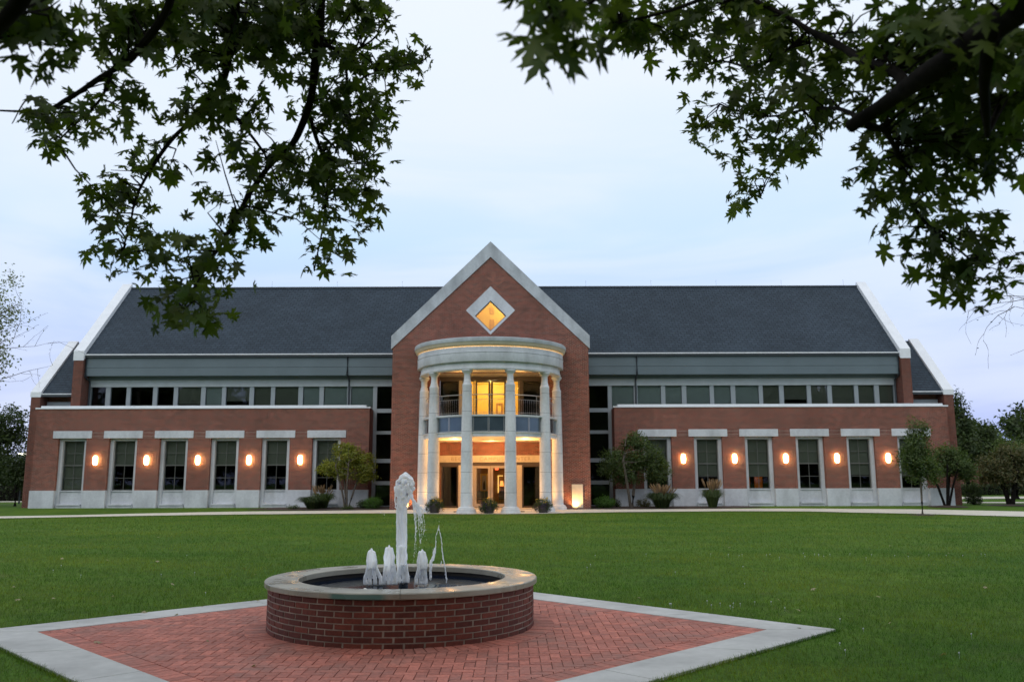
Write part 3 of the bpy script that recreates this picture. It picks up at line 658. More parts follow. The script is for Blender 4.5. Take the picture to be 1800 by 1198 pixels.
    for k in range(len(P) - 1): part(MB().box(X(P[k][1]), X(P[k + 1][0]), YC - .06, YC + .14, 5.55, 7.30), 'mullion', M['mullion'])
    part(MB().box(X(P[-1][1]), X(24.5), YC - .06, YC + .14, 5.55, 7.30), 'mullion', M['mullion'])
    part(MB().box(X(7.0), X(7.24), YC - .08, YC + .14, 0.0, 7.30), 'mullion', M['mullion'])
    for z0, z1 in ((5.70, 5.94), (4.40, 4.60), (2.70, 2.94), (1.39, 1.62), (0.0, 0.18)): part(MB().box(X(5.46), X(7.0), YC - .05, YC + .1, z0, z1), 'spandrel', M['mullion'])
    part(MB().box(X(5.46), X(24.5), YC - .12, YC + .14, 7.302, 7.72), 'window_header', M['header'])
    bl = ([0.9, 1, 1, .95, .8, 0.5, .9, .6, 0, 0, 0, 0] if S < 0 else [1, 1, .96, 1, 1, 1, .9, .5, .85, .85, .9, .9])
    for k, (a, c) in enumerate(P):
        pn = part(MB().box(X(a + .01), X(c - .01), YC + .03, YC + .04, 5.56, 7.299), 'clerestory_window', M['glass' if bl[k] == 0 else 'glassc'])
        if bl[k] > 0:
            m_ = 'blind2' if ((S < 0 and k in (0, 1, 2, 6)) or (S > 0 and k < 6)) else 'blind'
            MB().box(X(a + .02), X(c - .02), YC + .09, YC + .095, 7.29 - 1.7 * bl[k], 7.29).build('blind', M[m_], pn)
    for z0, z1 in ((5.94, 7.30), (4.60, 5.70), (2.94, 4.40), (1.62, 2.70), (0.18, 1.39)):
        part(MB().box(X(5.46), X(6.99), YC + .02, YC + .03, z0 + .002, z1 - .002), 'stair_window', M['glass'])
    part(MB().room(min(X(7.3), X(24.4)), max(X(7.3), X(24.4)), YC + .15, 56, 5.4, 7.5), 'interior', M['black'])
    part(MB().room(min(X(5.48), X(7.2)), max(X(5.48), X(7.2)), YC + .15, 54, 0.05, 7.5), 'interior', M['black'])
    # box fascia under the eaves
    b = MB().box(X(5.46), X(24.49), 50.92, 51.80, 8.40, 9.0).box(X(5.46), X(24.49), 50.93, 51.80, 7.90, 8.385).box(X(5.46), X(24.49), 51.45, 51.85, 7.722, 7.9)
    part(b, 'fascia', M['fascia'])
    b = MB().box(X(5.46), X(24.49), 50.78, 51.6, 9.002, 9.12); part(b, 'gutter', M['darkmetal'])
    part(MB().box(X(5.46), X(24.49), 50.70, 50.86, 9.122, 9.19), 'drip_edge', M['white'])
    dsp = part(MB().tube([(X(8.70), 50.87, 9.02), (X(8.70), 50.87, 7.95), (X(8.70), 51.55, 7.62), (X(8.70), 51.55, 6.0)], 0.055, 8), 'downspout', M['darkmetal'], smooth=True)
    part(MB().tube([(X(24.42), 50.85, 9.02), (X(24.42), 50.85, 7.85), (X(24.42), 51.5, 7.6), (X(24.42), 51.5, 6.0)], 0.05, 8), 'downspout', M['darkmetal'], smooth=True)
    # main roof slab, both slopes
    rf = part(MB().extr([(50.74, 9.14), (56.3, 14.5), (61.86, 9.14), (61.86, 8.9), (50.9, 8.99)], X(24.5), X(0.0) + S * .01, 'yz'), 'roof', M['roof'])
    part(MB().box(X(0.6), X(24.5), 56.2, 56.4, 14.46, 14.55), 'ridge_cap', M['darkmetal'])
    for xr in (6.2, 10.6, 15.0, 19.4, 23.6): MB().tube([(X(xr), 56.3, 14.5), (X(xr), 56.3, 14.95)], 0.008, 5).build('lightning_rod', M['darkmetal'], rf)
    # gable end parapets: tall inner one, low outer one
    for (xa, xb, yf, z0, yr, zr, blk, nm) in ((24.5, 25.06, 50.66, 8.8, 56.3, 14.45, 9.38, 0), (27.0, 27.55, 50.86, 6.62, 54.7, 10.45, 6.93, 1)):
        yb = 2 * yr - yf
        part(MB().extr([(yf, 0 if nm else 5.61), (yf, z0), (yr, zr), (yb, z0), (yb, 0 if nm else 5.61)], X(xa), X(xb), 'yz'), 'end_wall', M['darkbrick'])
        e = 0.035; zt = zr + (blk - z0) * .62
        part(MB().extr([(yf - e, z0), (yf - e, blk), (yr, zt), (yb + e, blk), (yb + e, z0), (yr, zr + 0.001)], X(xa - e), X(xb + e), 'yz'), 'gable_coping', M['white'])
    part(MB().extr([(50.95, 6.86), (54.7, 10.5), (58.45, 6.86), (58.4, 6.7), (51.0, 6.74)], X(25.1), X(26.96), 'yz'), 'roof', M['roof'])
    part(MB().box(X(25.1), X(26.96), 50.9, 51.3, 6.66, 6.78), 'gutter', M['darkmetal'])
    part(MB().box(X(25.1), X(26.96), 50.86, 50.93, 6.785, 6.84), 'drip_edge', M['white'])
    part(MB().box(X(25.1), X(26.96), 51.58, 51.9, 6.16, 6.40), 'window_header', M['header'])
    part(MB().box(X(25.1), X(26.96), 51.7, 52.0, 5.0, 6.159).box(X(25.1), X(26.96), 51.75, 52.0, 6.401, 6.7), 'brick_wall', M['brick'])
    part(MB().box(X(5.6), X(24.45), 61.3, 61.6, 0, 9.0).box(X(25.1), X(26.96), 58.0, 58.3, 0, 6.8), 'rear_wall', M['brick'])

# central bay
YB = 47.0; OW = 3.25
b = MB(); b.box(-5.45, -OW, YB, YB + .36, 0, 7.55).box(OW, 5.45, YB, YB + .36, 0, 7.55)
for s in (-1, 1):
    b.extr([(s * 5.45, 7.55), (0, 7.55), (0, 9.69), (s * 1.36, 11.05), (0, 12.41), (0, 14.6), (s * 5.45, 9.2)], YB, YB + .36, 'xz')
    b.box(s * 5.09, s * 5.45, YB + .36, 51.6, 0, 9.2)
part(b, 'gable_wall', M['brick'])
part(MB().extr([(-5.53, 8.86), (-5.53, 9.6), (0, 15.03), (5.53, 9.6), (5.53, 8.86), (0, 14.13)], YB - .07, YB + .42, 'xz'), 'gable_coping', M['stonew'])
part(MB().extr([(-5.46, 9.3), (0, 14.7), (5.46, 9.3), (5.3, 9.2), (0, 14.45), (-5.3, 9.2)], YB + .43, 56.2, 'xz'), 'roof', M['roof'])
# diamond window
b = MB(); o_ = [(-1.38, 11.05), (0, 9.67), (1.38, 11.05), (0, 12.43)]; i_ = [(-.88, 10.74), (0, 9.86), (.88, 10.74), (0, 11.62)]
for k in range(4): b.extr([o_[k], o_[(k + 1) % 4], i_[(k + 1) % 4], i_[k]], YB - .03, YB + .34, 'xz')
dw = part(b, 'diamond_window', M['stone'])
b = MB()
def scl(p, r): return [(q[0] * r, 10.74 + (q[1] - 10.74) * r) for q in p]
j_ = scl(i_, 0.93); k_ = scl(i_, 0.995)
for k in range(4): b.extr([k_[k], k_[(k + 1) % 4], j_[(k + 1) % 4], j_[k]], YB + .12, YB + .2, 'xz')
b.build('sash', M['darkmetal'], dw)
MB().extr(scl(i_, 0.94), YB + .15, YB + .158, 'xz').build('pane', M['glassw'], dw)
ro = MB().room(-1.9, 1.9, YB + .37, 50.2, 9.2, 12.6).build('interior', M['yellow'], dw)
b = MB(); b.extr([(-.14, 11.44), (.135, 11.44), (.135, 11.84), (0, 11.97), (-.14, 11.84)], 50.17, 50.19, 'xz').box(-.14, .135, 50.17, 50.19, 10.3, 11.13)
b.build('inner_opening', M['ochre'], dw)

lamp('room_light', (0.7, 48.7, 12.1), 95, (1, .86, .46), .2, BD)

# portico rooms and walls: lower
ZF = 0.12
part(MB().box(-OW, OW, YB - .02, 49.0, -.02, ZF), 'porch_floor', M['pathm'])
part(MB().box(-OW, -2.93, YB + .36, 49.2, 0.12, 3.80).box(2.93, OW, YB + .36, 49.2, 0.12, 3.80).box(-OW, -2.98, YB - .04, YB + .359, 0.0, 3.80).box(2.98, OW, YB - .04, YB + .359, 0, 3.80), 'porch_jamb', M['cream'])
part(MB().box(-2.929, 2.929, 49.0, 49.25, 3.05, 3.80), 'brick_panel', M['brick'])
nb_ = part(MB().box(-2.929, 2.929, 48.96, 49.25, 2.66, 3.048), 'inscription_band', M['cream'])
def text(s, x0, x1, z, h, y, parent, mat):
    cu = bpy.data.curves.new('t', 'FONT'); cu.body = s; cu.size = 1; cu.extrude = 0.004; cu.space_character = 1.25
    o = bpy.data.objects.new('t', cu); COL.objects.link(o); dg = bpy.context.evaluated_depsgraph_get(); me = bpy.data.meshes.new_from_object(o.evaluated_get(dg))
    bpy.data.objects.remove(o); co = [v.co.copy() for v in me.vertices]; a0 = min(c.x for c in co); a1 = max(c.x for c in co); b0 = min(c.y for c in co); b1 = max(c.y for c in co)
    for v, c in zip(me.vertices, co): v.co = (x0 + (c.x - a0) / (a1 - a0) * (x1 - x0), y - c.z, z + (c.y - b0) / (b1 - b0) * h)
    me.materials.clear(); me.name = 'lettering'; return finish(me, 'lettering', mat, parent)
text('BEC', -2.28, -1.66, 2.75, .2, 48.953, nb_, M['letter']); text('CAMPUS', -.66, .70, 2.75, .2, 48.953, nb_, M['letter']); text('CENTER', .98, 2.24, 2.75, .2, 48.953, nb_, M['letter'])
def frame_door(name, x0, x1, z0, z1, y, fm, gm, fw=.07, bot=.16, parent=None, handle=None, top=None):
    b = MB(); top = top or fw
    b.box(x0, x0 + fw, y, y + .08, z0, z1).box(x1 - fw, x1, y, y + .08, z0, z1).box(x0 + fw, x1 - fw, y, y + .08, z1 - top, z1).box(x0 + fw, x1 - fw, y, y + .08, z0, z0 + bot)
    d = part(b, name, fm); MB().box(x0 + fw, x1 - fw, y + .035, y + .042, z0 + bot, z1 - top).build('pane', gm, d)
    if handle:
        h = MB().tube([(handle, y - .06, z0 + .85), (handle, y - .06, z0 + 1.2)], .016, 8).tube([(handle, y - .06, z0 + .9), (handle, y, z0 + .9)], .012, 6).tube([(handle, y - .06, z0 + 1.15), (handle, y, z0 + 1.15)], .012, 6)
        h.build('handle', M['steel'], d, smooth=True)
    return d
yd = 49.06
frame_door('door', -.97, -.055, ZF + .02, 2.48, yd, M['frame'], M['glassw'], .13, .20, handle=-.12, top=.15)
frame_door('door', -.03, .90, ZF + .02, 2.48, yd, M['frame'], M['glassw'], .13, .20, handle=.04, top=.15)
part(MB().box(-2.929, 2.929, yd - .05, yd + .15, 2.50, 2.658), 'door_header', M['dframe'])
part(MB().box(-1.12, -.98, yd - .02, yd + .12, ZF, 2.498).box(.91, 1.05, yd - .02, yd + .12, ZF, 2.498), 'door_post', M['frame'])
for x_ in ((-1.86, -1.60), (1.46, 1.74)): part(MB().box(*x_, yd - .06, yd + .14, ZF, 2.498), 'pilaster', M['cream'])
frame_door('sidelight', -1.59, -1.13, ZF + .02, 2.49, yd, M['frame'], M['glassw'], .05)
frame_door('sidelight', 1.06, 1.45, ZF + .02, 2.49, yd, M['frame'], M['glassw'], .05)
frame_door('side_window', -2.86, -1.87, ZF + .02, 2.49, yd, M['dframe'], M['glass'], .08, .08)
frame_door('side_window', 1.75, 2.80, ZF + .02, 2.49, yd, M['dframe'], M['glass'], .08, .08)
for x_ in ((-2.92, -2.861), (2.801, 2.92)): part(MB().box(*x_, yd, yd + .2, ZF, 2.498), 'brick_jamb', M['brick'])
for s in (-1, 1): part(MB().room(min(s * 1.84, s * 2.9), max(s * 1.84, s * 2.9), yd + .21, 51.5, .1, 2.65), 'interior', M['black'])
part(MB().room(-1.80, 1.80, yd + .22, 53.2, .11, 2.8), 'lobby', M['tan'])
lamp('lobby_light', (0.3, 51.0, 2.6), 22, (1, .58, .22), .25, BD)
# what can be seen in the lobby
pf = part(MB().box(-.78, -.28, 53.08, 53.14, .95, 2.05), 'wall_picture', M['yellow']); MB().box(-.66, -.40, 53.06, 53.075, 1.06, 1.94).build('picture_mat', M['stone'], pf)
MB().extr([(-.60, 1.1), (-.46, 1.1), (-.47, 1.45), (-.5, 1.62), (-.55, 1.62), (-.6, 1.42)], 53.045, 53.055, 'xz').build('painted_figure', M['darkmetal'], pf)
for s_, (cx, cy) in enumerate(((-.7, 51.6), (-.25, 51.9), (.6, 52.0))):
    c_ = thing('lobby_chair', (cx, cy, .11), ['dark lobby chair behind the left pane of the entrance door, left one', 'dark lobby chair behind the left pane of the entrance door, right one', 'dark lobby chair behind the right pane of the entrance door'][s_], 'chair', 'chairs in the lobby')
    b = MB().box(cx - .22, cx + .22, cy - .22, cy + .22, .52, .58); b.build('seat', M['darkmetal'], c_, bevel=.01)
    MB().box(cx - .22, cx + .22, cy + .19, cy + .23, .60, 1.02).build('backrest', M['darkmetal'], c_, bevel=.01)
    for ax in (-.2, .2):
        for ay in (-.2, .2): MB().tube([(cx + ax, cy + ay, .115), (cx + ax * .95, cy + ay * .95, .52)], .015, 6).build('leg', M['darkmetal'], c_)
ex = part(MB().box(.16, .36, 52.0, 52.05, 2.27, 2.38), 'lit_sign', mat_emit('red_sign', (1, .05, .02), 3.0))
lp = thing('floor_lamp', (.55, 52.7, .11), 'glowing orange lamp inside the lobby behind the right entrance door', 'lamp')
MB().tube([(.55, 52.7, .12), (.55, 52.7, 1.35)], .015, 6).build('pole', M['darkmetal'], lp)
MB().lathe([(.13, 1.3), (.08, 1.62)], .55, 52.7, 20).build('lamp_shade', mat_emit('orange_shade', (1, .35, .06), 1.6), lp, smooth=True)
lw = part(MB().box(.30, .36, 53.05, 53.1, .9, 1.9).box(.30, .62, 53.05, 53.1, 1.9, 1.95), 'lit_display', mat_emit('display_glow', (1, .62, .15), 1.2))

# upper porch
part(MB().box(-OW, -2.98, YB + .36, 49.2, 4.9, 7.54).box(2.98, OW, YB + .36, 49.2, 4.9, 7.54), 'porch_side', M['brick'])
part(MB().box(-OW, OW, YB - .3, 49.2, 7.551, 7.70), 'porch_ceiling', M['cream'])
part(MB().box(-2.97, 2.97, 49.05, 49.2, 7.34, 7.55), 'door_header', M['dframe'])
frame_door('balcony_door', -.93, -.05, 4.92, 7.33, 49.05, M['dframe'], M['glassw'], .12, .14, top=.1)
frame_door('balcony_door', -.03, .86, 4.92, 7.33, 49.05, M['dframe'], M['glassw'], .12, .14, top=.1)
frame_door('sidelight', -1.66, -.97, 4.92, 7.33, 49.05, M['dframe'], M['glassw'], .06)
frame_door('sidelight', .90, 1.60, 4.92, 7.33, 49.05, M['dframe'], M['glassw'], .06)
frame_door('side_window', -2.96, -1.86, 4.92, 7.33, 49.05, M['dframe'], M['glass'], .05)
frame_door('side_window', 1.80, 2.96, 4.92, 7.33, 49.05, M['dframe'], M['glass'], .05)
part(MB().box(-1.85, -1.67, 48.98, 49.2, 4.91, 7.339), 'door_post', M['cream'])
part(MB().box(1.61, 1.79, 49.0, 49.2, 4.91, 7.339), 'door_post', M['dframe'])
part(MB().room(-1.72, 1.66, 49.22, 52.2, 4.9, 7.45), 'interior', M['yellow'])
for s in (-1, 1): part(MB().room(min(s * 1.75, s * 2.97), max(s * 1.75, s * 2.97), 49.22, 51.2, 4.9, 7.45), 'interior', M['black'])
lamp('room_light', (0, 50.6, 7.2), 110, (1, .86, .46), .25, BD)
pf = part(MB().box(.22, .62, 52.1, 52.16, 5.5, 6.3), 'wall_picture', M['tan']); MB().box(.32, .52, 52.08, 52.095, 5.68, 6.12).build('picture_mat', M['yellow'], pf)
# slab between the floors
part(MB().box(-OW, OW, YB - .05, 49.2, 3.801, 4.899), 'porch_slab', M['cream'])

# curved portico
PCX, PCY = 0.0, 47.0; H = math.pi / 2
def ring(b, prof, n=72, lim=H): return b.lathe(prof + [prof[0]], PCX, PCY, n, -lim, lim)
part(ring(MB(), [(3.35, 3.84), (3.60, 3.84), (3.60, 4.02), (3.66, 4.04), (3.66, 4.08), (3.35, 4.08)]), 'balcony_beam', M['column'], smooth=True)
part(MB().lathe([(3.36, 3.86), (0.0, 3.86)], PCX, PCY, 48, -H, H), 'balcony_soffit', M['cream'])
part(MB().lathe([(3.44, 4.9), (0.0, 4.9)], PCX, PCY, 48, -H, H), 'balcony_floor', M['concrete'])
part(ring(MB(), [(3.42, 4.86), (3.66, 4.86), (3.67, 4.88), (3.67, 4.95), (3.42, 4.95)]), 'balcony_cap', M['column'], smooth=True)
part(ring(MB(), [(3.40, 4.08), (3.52, 4.08), (3.52, 4.86), (3.40, 4.86)]), 'balcony_apron', M['fascia'], smooth=True)
CA = [R(17.6), R(52.9), R(88)]; CAL = [-CA[2], -CA[1], -CA[0], CA[0], CA[1], CA[2]]
for k in range(5):
    a, c = CAL[k], CAL[k + 1]; mid = (a + c) / 2; mrg = .085
    for (p, q) in ((a + mrg, mid - .004), (mid + .004, c - mrg)):
        pn = part(MB().lathe([(3.56, 4.13), (3.56, 4.83)], PCX, PCY, 8, p + .01, q - .01), 'balcony_panel', M['panelm'], smooth=True)
        b = MB()
        for pr in ([(3.555, 4.10), (3.575, 4.10), (3.575, 4.13), (3.555, 4.13)], [(3.555, 4.83), (3.575, 4.83), (3.575, 4.86), (3.555, 4.86)]): b.lathe(pr + [pr[0]], PCX, PCY, 8, p, q)
        for (u, v) in ((p, p + .009), (q - .009, q)): b.lathe([(3.555, 4.13), (3.575, 4.13), (3.575, 4.83), (3.555, 4.83), (3.555, 4.13)], PCX, PCY, 1, u, v)
        b.build('panel_frame', M['steel'], pn)
b = MB()
def arc(r, z, a0=-H, a1=H, n=60): return [(PCX + r * math.sin(a0 + (a1 - a0) * i / n), PCY - r * math.cos(a0 + (a1 - a0) * i / n), z) for i in range(n + 1)]
b.tube(arc(3.5, 5.98), .026, 8).tube(arc(3.5, 5.74), .010, 6).tube(arc(3.5, 5.06), .010, 6)
for i in range(89):
    a = -H + math.pi * i / 88; x, y = 3.5 * math.sin(a), PCY - 3.5 * math.cos(a); big = i % 11 == 0
    b.tube([(x, y, 4.95), (x, y, 5.97 if big else 5.74)], .018 if big else .0065, 5)
part(b, 'railing', M['steel'])
# entablature drum
part(ring(MB(), [(3.42, 7.24), (3.86, 7.24), (3.88, 7.27), (3.88, 7.34), (3.84, 7.36), (3.84, 7.62), (3.42, 7.62)]), 'ring_beam', M['column'], smooth=True)
part(ring(MB(), [(3.3, 7.63), (4.00, 7.63), (4.02, 7.66), (4.02, 8.10), (4.045, 8.11), (4.045, 8.125), (4.01, 8.14), (4.01, 8.39), (3.3, 8.39)]), 'entablature', M['stone'], smooth=True)
part(ring(MB(), [(3.3, 8.391), (3.97, 8.391), (3.99, 8.40), (4.03, 8.46), (4.10, 8.50), (4.13, 8.58), (4.17, 8.64), (3.3, 8.64)]), 'cornice', M['cream'], smooth=True)
part(MB().lathe([(4.18, 8.641), (4.19, 8.66), (4.19, 8.84), (4.17, 8.86), (0.0, 8.92)], PCX, PCY, 72, -H, H), 'portico_roof', M['stonew'], smooth=True)
part(MB().lathe([(3.43, 7.60), (0.0, 7.60)], PCX, PCY, 48, -H, H), 'portico_ceiling', M['cream'])
for a in CAL:
    x, y = PCX + 3.65 * math.sin(a), PCY - 3.65 * math.cos(a)
    prof = [(0.0, .10), (.48, .10), (.48, .22), (.43, .235), (.43, .26), (.41, .30), (.36, .325), (.325, .34), (.308, .40), (.304, 1.2), (.298, 2.4), (.285, 3.8), (.262, 5.2), (.240, 6.40),
            (.252, 6.43), (.252, 6.47), (.232, 6.51), (.205, 6.56), (.196, 6.60), (.196, 6.66), (.178, 6.68), (.168, 6.72), (.162, 7.00), (.180, 7.03), (.225, 7.10), (.270, 7.14), (.282, 7.16), (.282, 7.238)]
    b = MB().lathe(prof, x, y, 28); cl = part(b, 'column', M['column'], smooth=True)
    r8 = .54; MB().extr([(x + r8 * math.cos(R(22.5 + 45 * k)), y + r8 * math.sin(R(22.5 + 45 * k))) for k in range(8)], -.02, .099, 'xy').build('column_base', M['column'], cl)
# stone plaques either side
for s in (-1, 1):
    pl = part(MB().box(s * 4.42, s * 5.02, YB - .08, YB - .001, .16, 1.42), 'stone_plaque', M['cream'], bevel=.01)
# warm lamps of the portico
for x in (-1.9, 1.9): lamp('porch_light', (x, 46.4, 3.6), 110, (1, .50, .18), .15, BD)
lamp('porch_light', (0, 47.9, 3.6), 80, (1, .50, .18), .15, BD)
for x in (-1.7, 1.7): lamp('balcony_light', (x, 46.0, 7.2), 60, (1, .55, .2), .15, BD)
part(MB().lathe([(3.985, 8.3925), (4.005, 8.3925)], PCX, PCY, 48, -H * .98, H * .98), 'cove_light', mat_emit('cove_glow', (1, .58, .22), 3.2))
# ground uplights
k = 0
ulab = {(-4.7): 'small ground uplight below the left stone plaque', 4.7: 'small ground uplight below the right stone plaque'}
def uplight(x, y, watts, tilt, lab):
    u = thing('ground_uplight', (x, y, gh(y)), lab, 'uplight', 'ground uplights at the portico'); z = gh(y)
    MB().lathe([(.11, z), (.11, z + .05), (.085, z + .055), (.085, z + .04)], x, y, 20).build('housing', M['darkmetal'], u, smooth=True)
    MB().lathe([(.085, z + .045), (.0, z + .045)], x, y, 20).build('lens', mat_emit('uplight_lens', (1, .62, .28), 6.0), u)
    lamp('uplight_beam', (x, y, z + .09), watts, (1, .52, .17), .06, u, spot=R(125), rot=(R(180) - tilt, 0, 0))
for s in (-1, 1): uplight(s * 4.60, YB - .34, 110, R(22), ulab[s * 4.7])
for (a, lab) in ((-.61, 'ground uplight inside the portico between the two left columns'), (.61, 'ground uplight inside the portico between the two right columns'), (0.05, 'ground uplight in the middle of the portico before the doors'), (-1.30, 'ground uplight beside the leftmost portico column'), (1.30, 'ground uplight beside the rightmost portico column')):
    uplight(3.0 * math.sin(a) , PCY - 3.0 * math.cos(a), 130, R(0), lab)
# ---------------------------------------------------------------- wall lamps
msc = mat_emit('lamp_glow', (1.0, 0.64, 0.25), 20.0)
OR = ['nearest the central bay', 'second out from the central bay', 'middle of the five', 'second from the outer end', 'nearest the outer end']
proto = None
for S in (-1, 1):
    for k in range(5):
        x = S * (11.17 + 2.985 * k); lab = 'glowing oval wall lamp on the %s wing, %s' % ('left' if S < 0 else 'right', OR[k])
        if proto is None:
            z = 2.86; px_ = x
            proto = thing('wall_lamp', (x, YW - .003, z), lab, 'wall lamp', 'oval wall lamps between the windows')
            MB().box(x - .07, x + .07, YW - .05, YW - .001, z - .16, z + .16).build('back_plate', M['steel'], proto, bevel=.01)
            b = MB(); pr = [(0.001, -.27), (.06, -.265), (.10, -.23), (.125, -.15), (.135, 0), (.125, .15), (.10, .23), (.06, .265), (0.001, .27)]
            b.lathe([(r, z + h) for r, h in pr], x, YW - .11, 20); b.build('glass_shade', msc, proto, smooth=True)
        else: copy_thing(proto, (x - px_, 0, 0), label=lab)

# ---------------------------------------------------------------- foliage
def leaf_mesh(name, P, Nrm, size, shape, mat, parent, seed, cvar=None, origin=None, up=0.0, droop=0.0):
    """place flat leaf shapes at points P with normals Nrm; shape = list of 2D pts (fan)"""
    rs = np.random.RandomState(seed); P = np.asarray(P, np.float32); n = len(P)
    Nn = np.asarray(Nrm, np.float32); Nn /= (np.linalg.norm(Nn, axis=1, keepdims=True) + 1e-9)
    T = rs.normal(size=(n, 3)).astype(np.float32)
    if droop: T[:, 2] -= droop; 
    T -= (T * Nn).sum(1, keepdims=True) * Nn; T /= (np.linalg.norm(T, axis=1, keepdims=True) + 1e-9); B = np.cross(Nn, T)
    sh = np.array(shape, np.float32); m = len(sh); sz = (size * rs.uniform(0.62, 1.3, n)).astype(np.float32)
    co = P[:, None, :] + sz[:, None, None] * (sh[None, :, 0, None] * T[:, None, :] + sh[None, :, 1, None] * B[:, None, :] + (sh[None, :, 2, None]) * Nn[:, None, :])
    me = bpy.data.meshes.new(name); me.vertices.add(n * m); me.vertices.foreach_set('co', co.reshape(-1).astype(np.float32))
    tris = [(0, i, i + 1) for i in range(1, m - 1)] + ([(0, m - 1, 1)] if m > 4 else []); tr = np.array(tris, np.int32)
    idx = (tr[None] + (np.arange(n, dtype=np.int32) * m)[:, None, None]).reshape(-1); nt_ = len(idx) // 3
    me.loops.add(len(idx)); me.loops.foreach_set('vertex_index', idx); me.polygons.add(nt_); me.polygons.foreach_set('loop_start', np.arange(nt_, dtype=np.int32) * 3)
    try: me.polygons.foreach_set('loop_total', np.full(nt_, 3, np.int32))
    except Exception: pass
    me.update(calc_edges=True); me.validate()
    cv = rs.uniform(0, 1, (n, 2)).astype(np.float32)
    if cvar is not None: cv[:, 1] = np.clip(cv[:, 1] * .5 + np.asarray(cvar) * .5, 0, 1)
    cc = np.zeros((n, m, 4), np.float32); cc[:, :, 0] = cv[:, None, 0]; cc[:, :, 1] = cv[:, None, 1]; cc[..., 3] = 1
    ca = me.color_attributes.new('Col', 'FLOAT_COLOR', 'POINT'); ca.data.foreach_set('color', cc.reshape(-1))
    return finish(me, name, mat, parent, origin)
QUAD = [(0, 0, 0), (.5, -.28, .06), (1, 0, 0), (.5, .28, .06)]
def maple_shape():
    # deeply lobed leaf, stalk at the origin, fan centre a little up the blade
    k = [(.0, .0), (.10, .10), (-.02, .28), (.16, .24), (.10, .50), (.24, .36), (.36, .38), (.34, .56), (.50, .44), (.62, .52), (.60, .30), (.74, .20), (.84, .16)]
    pts = [(.26, 0, .0)]
    L1 = [(-.02, 0), (.04, .10), (-.16, .30), (.06, .25), (.10, .50), (.20, .33), (.36, .20), (.40, .44), (.66, .52), (.56, .30), (.68, .24), (.58, .13), (.72, .12), (.86, .10), (1.0, 0)]
    L1 = [(-.02, 0), (.02, .09), (-.14, .27), (.05, .23), (.12, .43), (.20, .24), (.27, .15), (.40, .30), (.42, .50), (.53, .38), (.72, .46), (.60, .24), (.48, .11), (.66, .16), (.74, .10), (1.02, 0)]
    for x, y in L1: pts.append((x, y, -.28 * abs(y) - .22 * x * x))
    for x, y in reversed(L1[1:-1]): pts.append((x, -y, -.28 * abs(y) - .22 * x * x))
    return pts
MAPLE = maple_shape()
def blob_points(blobs, n, clump, rs, shell=0.55):
    """points grouped in clumps spread through ellipsoids (cx,cy,cz,rx,ry,rz)"""
    vol = np.array([b[3] * b[4] * b[5] for b in blobs]); vol = vol ** .8; pr = vol / vol.sum(); nc = max(8, int(n / clump[0]))
    bi = rs.choice(len(blobs), nc, p=pr); B = np.array(blobs)[bi]
    d = rs.normal(size=(nc, 3)); d /= np.linalg.norm(d, axis=1, keepdims=True); r = rs.uniform(shell, 1, nc) ** .7
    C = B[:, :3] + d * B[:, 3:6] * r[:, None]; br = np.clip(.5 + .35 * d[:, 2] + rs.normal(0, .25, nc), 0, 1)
    ci = rs.randint(0, nc, n); P = C[ci] + rs.normal(0, 1, (n, 3)) * clump[1]
    Nn = d[ci] * .6 + rs.normal(0, .6, (n, 3)) + np.array([0, 0, .5])
    return P, Nn, br[ci], C
def tree(name, base, blobs, n, size, lm, bm_, label, cat='tree', group=None, clump=(40, .18), trunk_r=.09, stems=1, split=.45, seed=1, shell=.5, limbs=26, kind='trunk'):
    """blobs are relative to base"""
    rs = np.random.RandomState(seed); rd = random.Random(seed); x, y = base; z = gh(y) - .012
    t_ = thing(name, (x, y, z), label, cat, group)
    BL = [(x + b[0], y + b[1], z + b[2], b[3], b[4], b[5]) for b in blobs]
    P, Nn, br, C = blob_points(BL, n, clump, rs, shell)
    zmid = sum(b[2] for b in BL) / len(BL); zlow = min(b[2] - b[5] for b in BL)
    b = MB(); tops = []
    for s in range(stems):
        a = 6.283 * s / stems + rd.random(); sp = (.09 if stems > 1 else 0)
        p0 = Vector((x + math.cos(a) * sp, y + math.sin(a) * sp, z)); e = .34 * (zmid - z) * (1 if stems > 1 else 0.05)
        tp = Vector((x + math.cos(a) * e, y + math.sin(a) * e, zlow + (zmid - zlow) * .9)); mid = p0.lerp(tp, .5) + Vector((rd.uniform(-.04, .04), rd.uniform(-.04, .04), 0)) + (Vector((math.cos(a), math.sin(a), 0)) * -.05 if stems > 1 else Vector())
        rr = trunk_r / math.sqrt(stems); top2 = Vector((tp.x * .4 + x * .6, tp.y * .4 + y * .6, max(q[2] + q[5] * .6 for q in BL)))
        pts = [p0, p0.lerp(mid, .5), mid, mid.lerp(tp, .5), tp, tp.lerp(top2, .5), top2]
        b.tube(pts, [rr * 1.3, rr * 1.05, rr, rr * .9, rr * .75, rr * .45, rr * .12], 8); tops.append((pts, rr))
    b.build(kind, bm_, t_, smooth=True); lb = MB()
    for c in C[:limbs * 1]:
        pts, rr = tops[rd.randrange(len(tops))]; h = max(.0, min(1, (c[2] - zlow) / (max(1e-3, pts[-1].z - zlow)))) * .55
        i = 3 + int(h * 3); a = pts[i].lerp(pts[min(i + 1, 6)], rd.random()); cc = Vector(c); m = a.lerp(cc, .5) + Vector((rd.uniform(-.1, .1), rd.uniform(-.1, .1), rd.uniform(-.05, .12))) * (cc - a).length * .6
        lb.tube([a, m, cc], [rr * .35, rr * .22, rr * .07], 5)
    lb.build('limbs', bm_, t_)
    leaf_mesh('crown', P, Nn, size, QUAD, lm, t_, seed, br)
    return t_

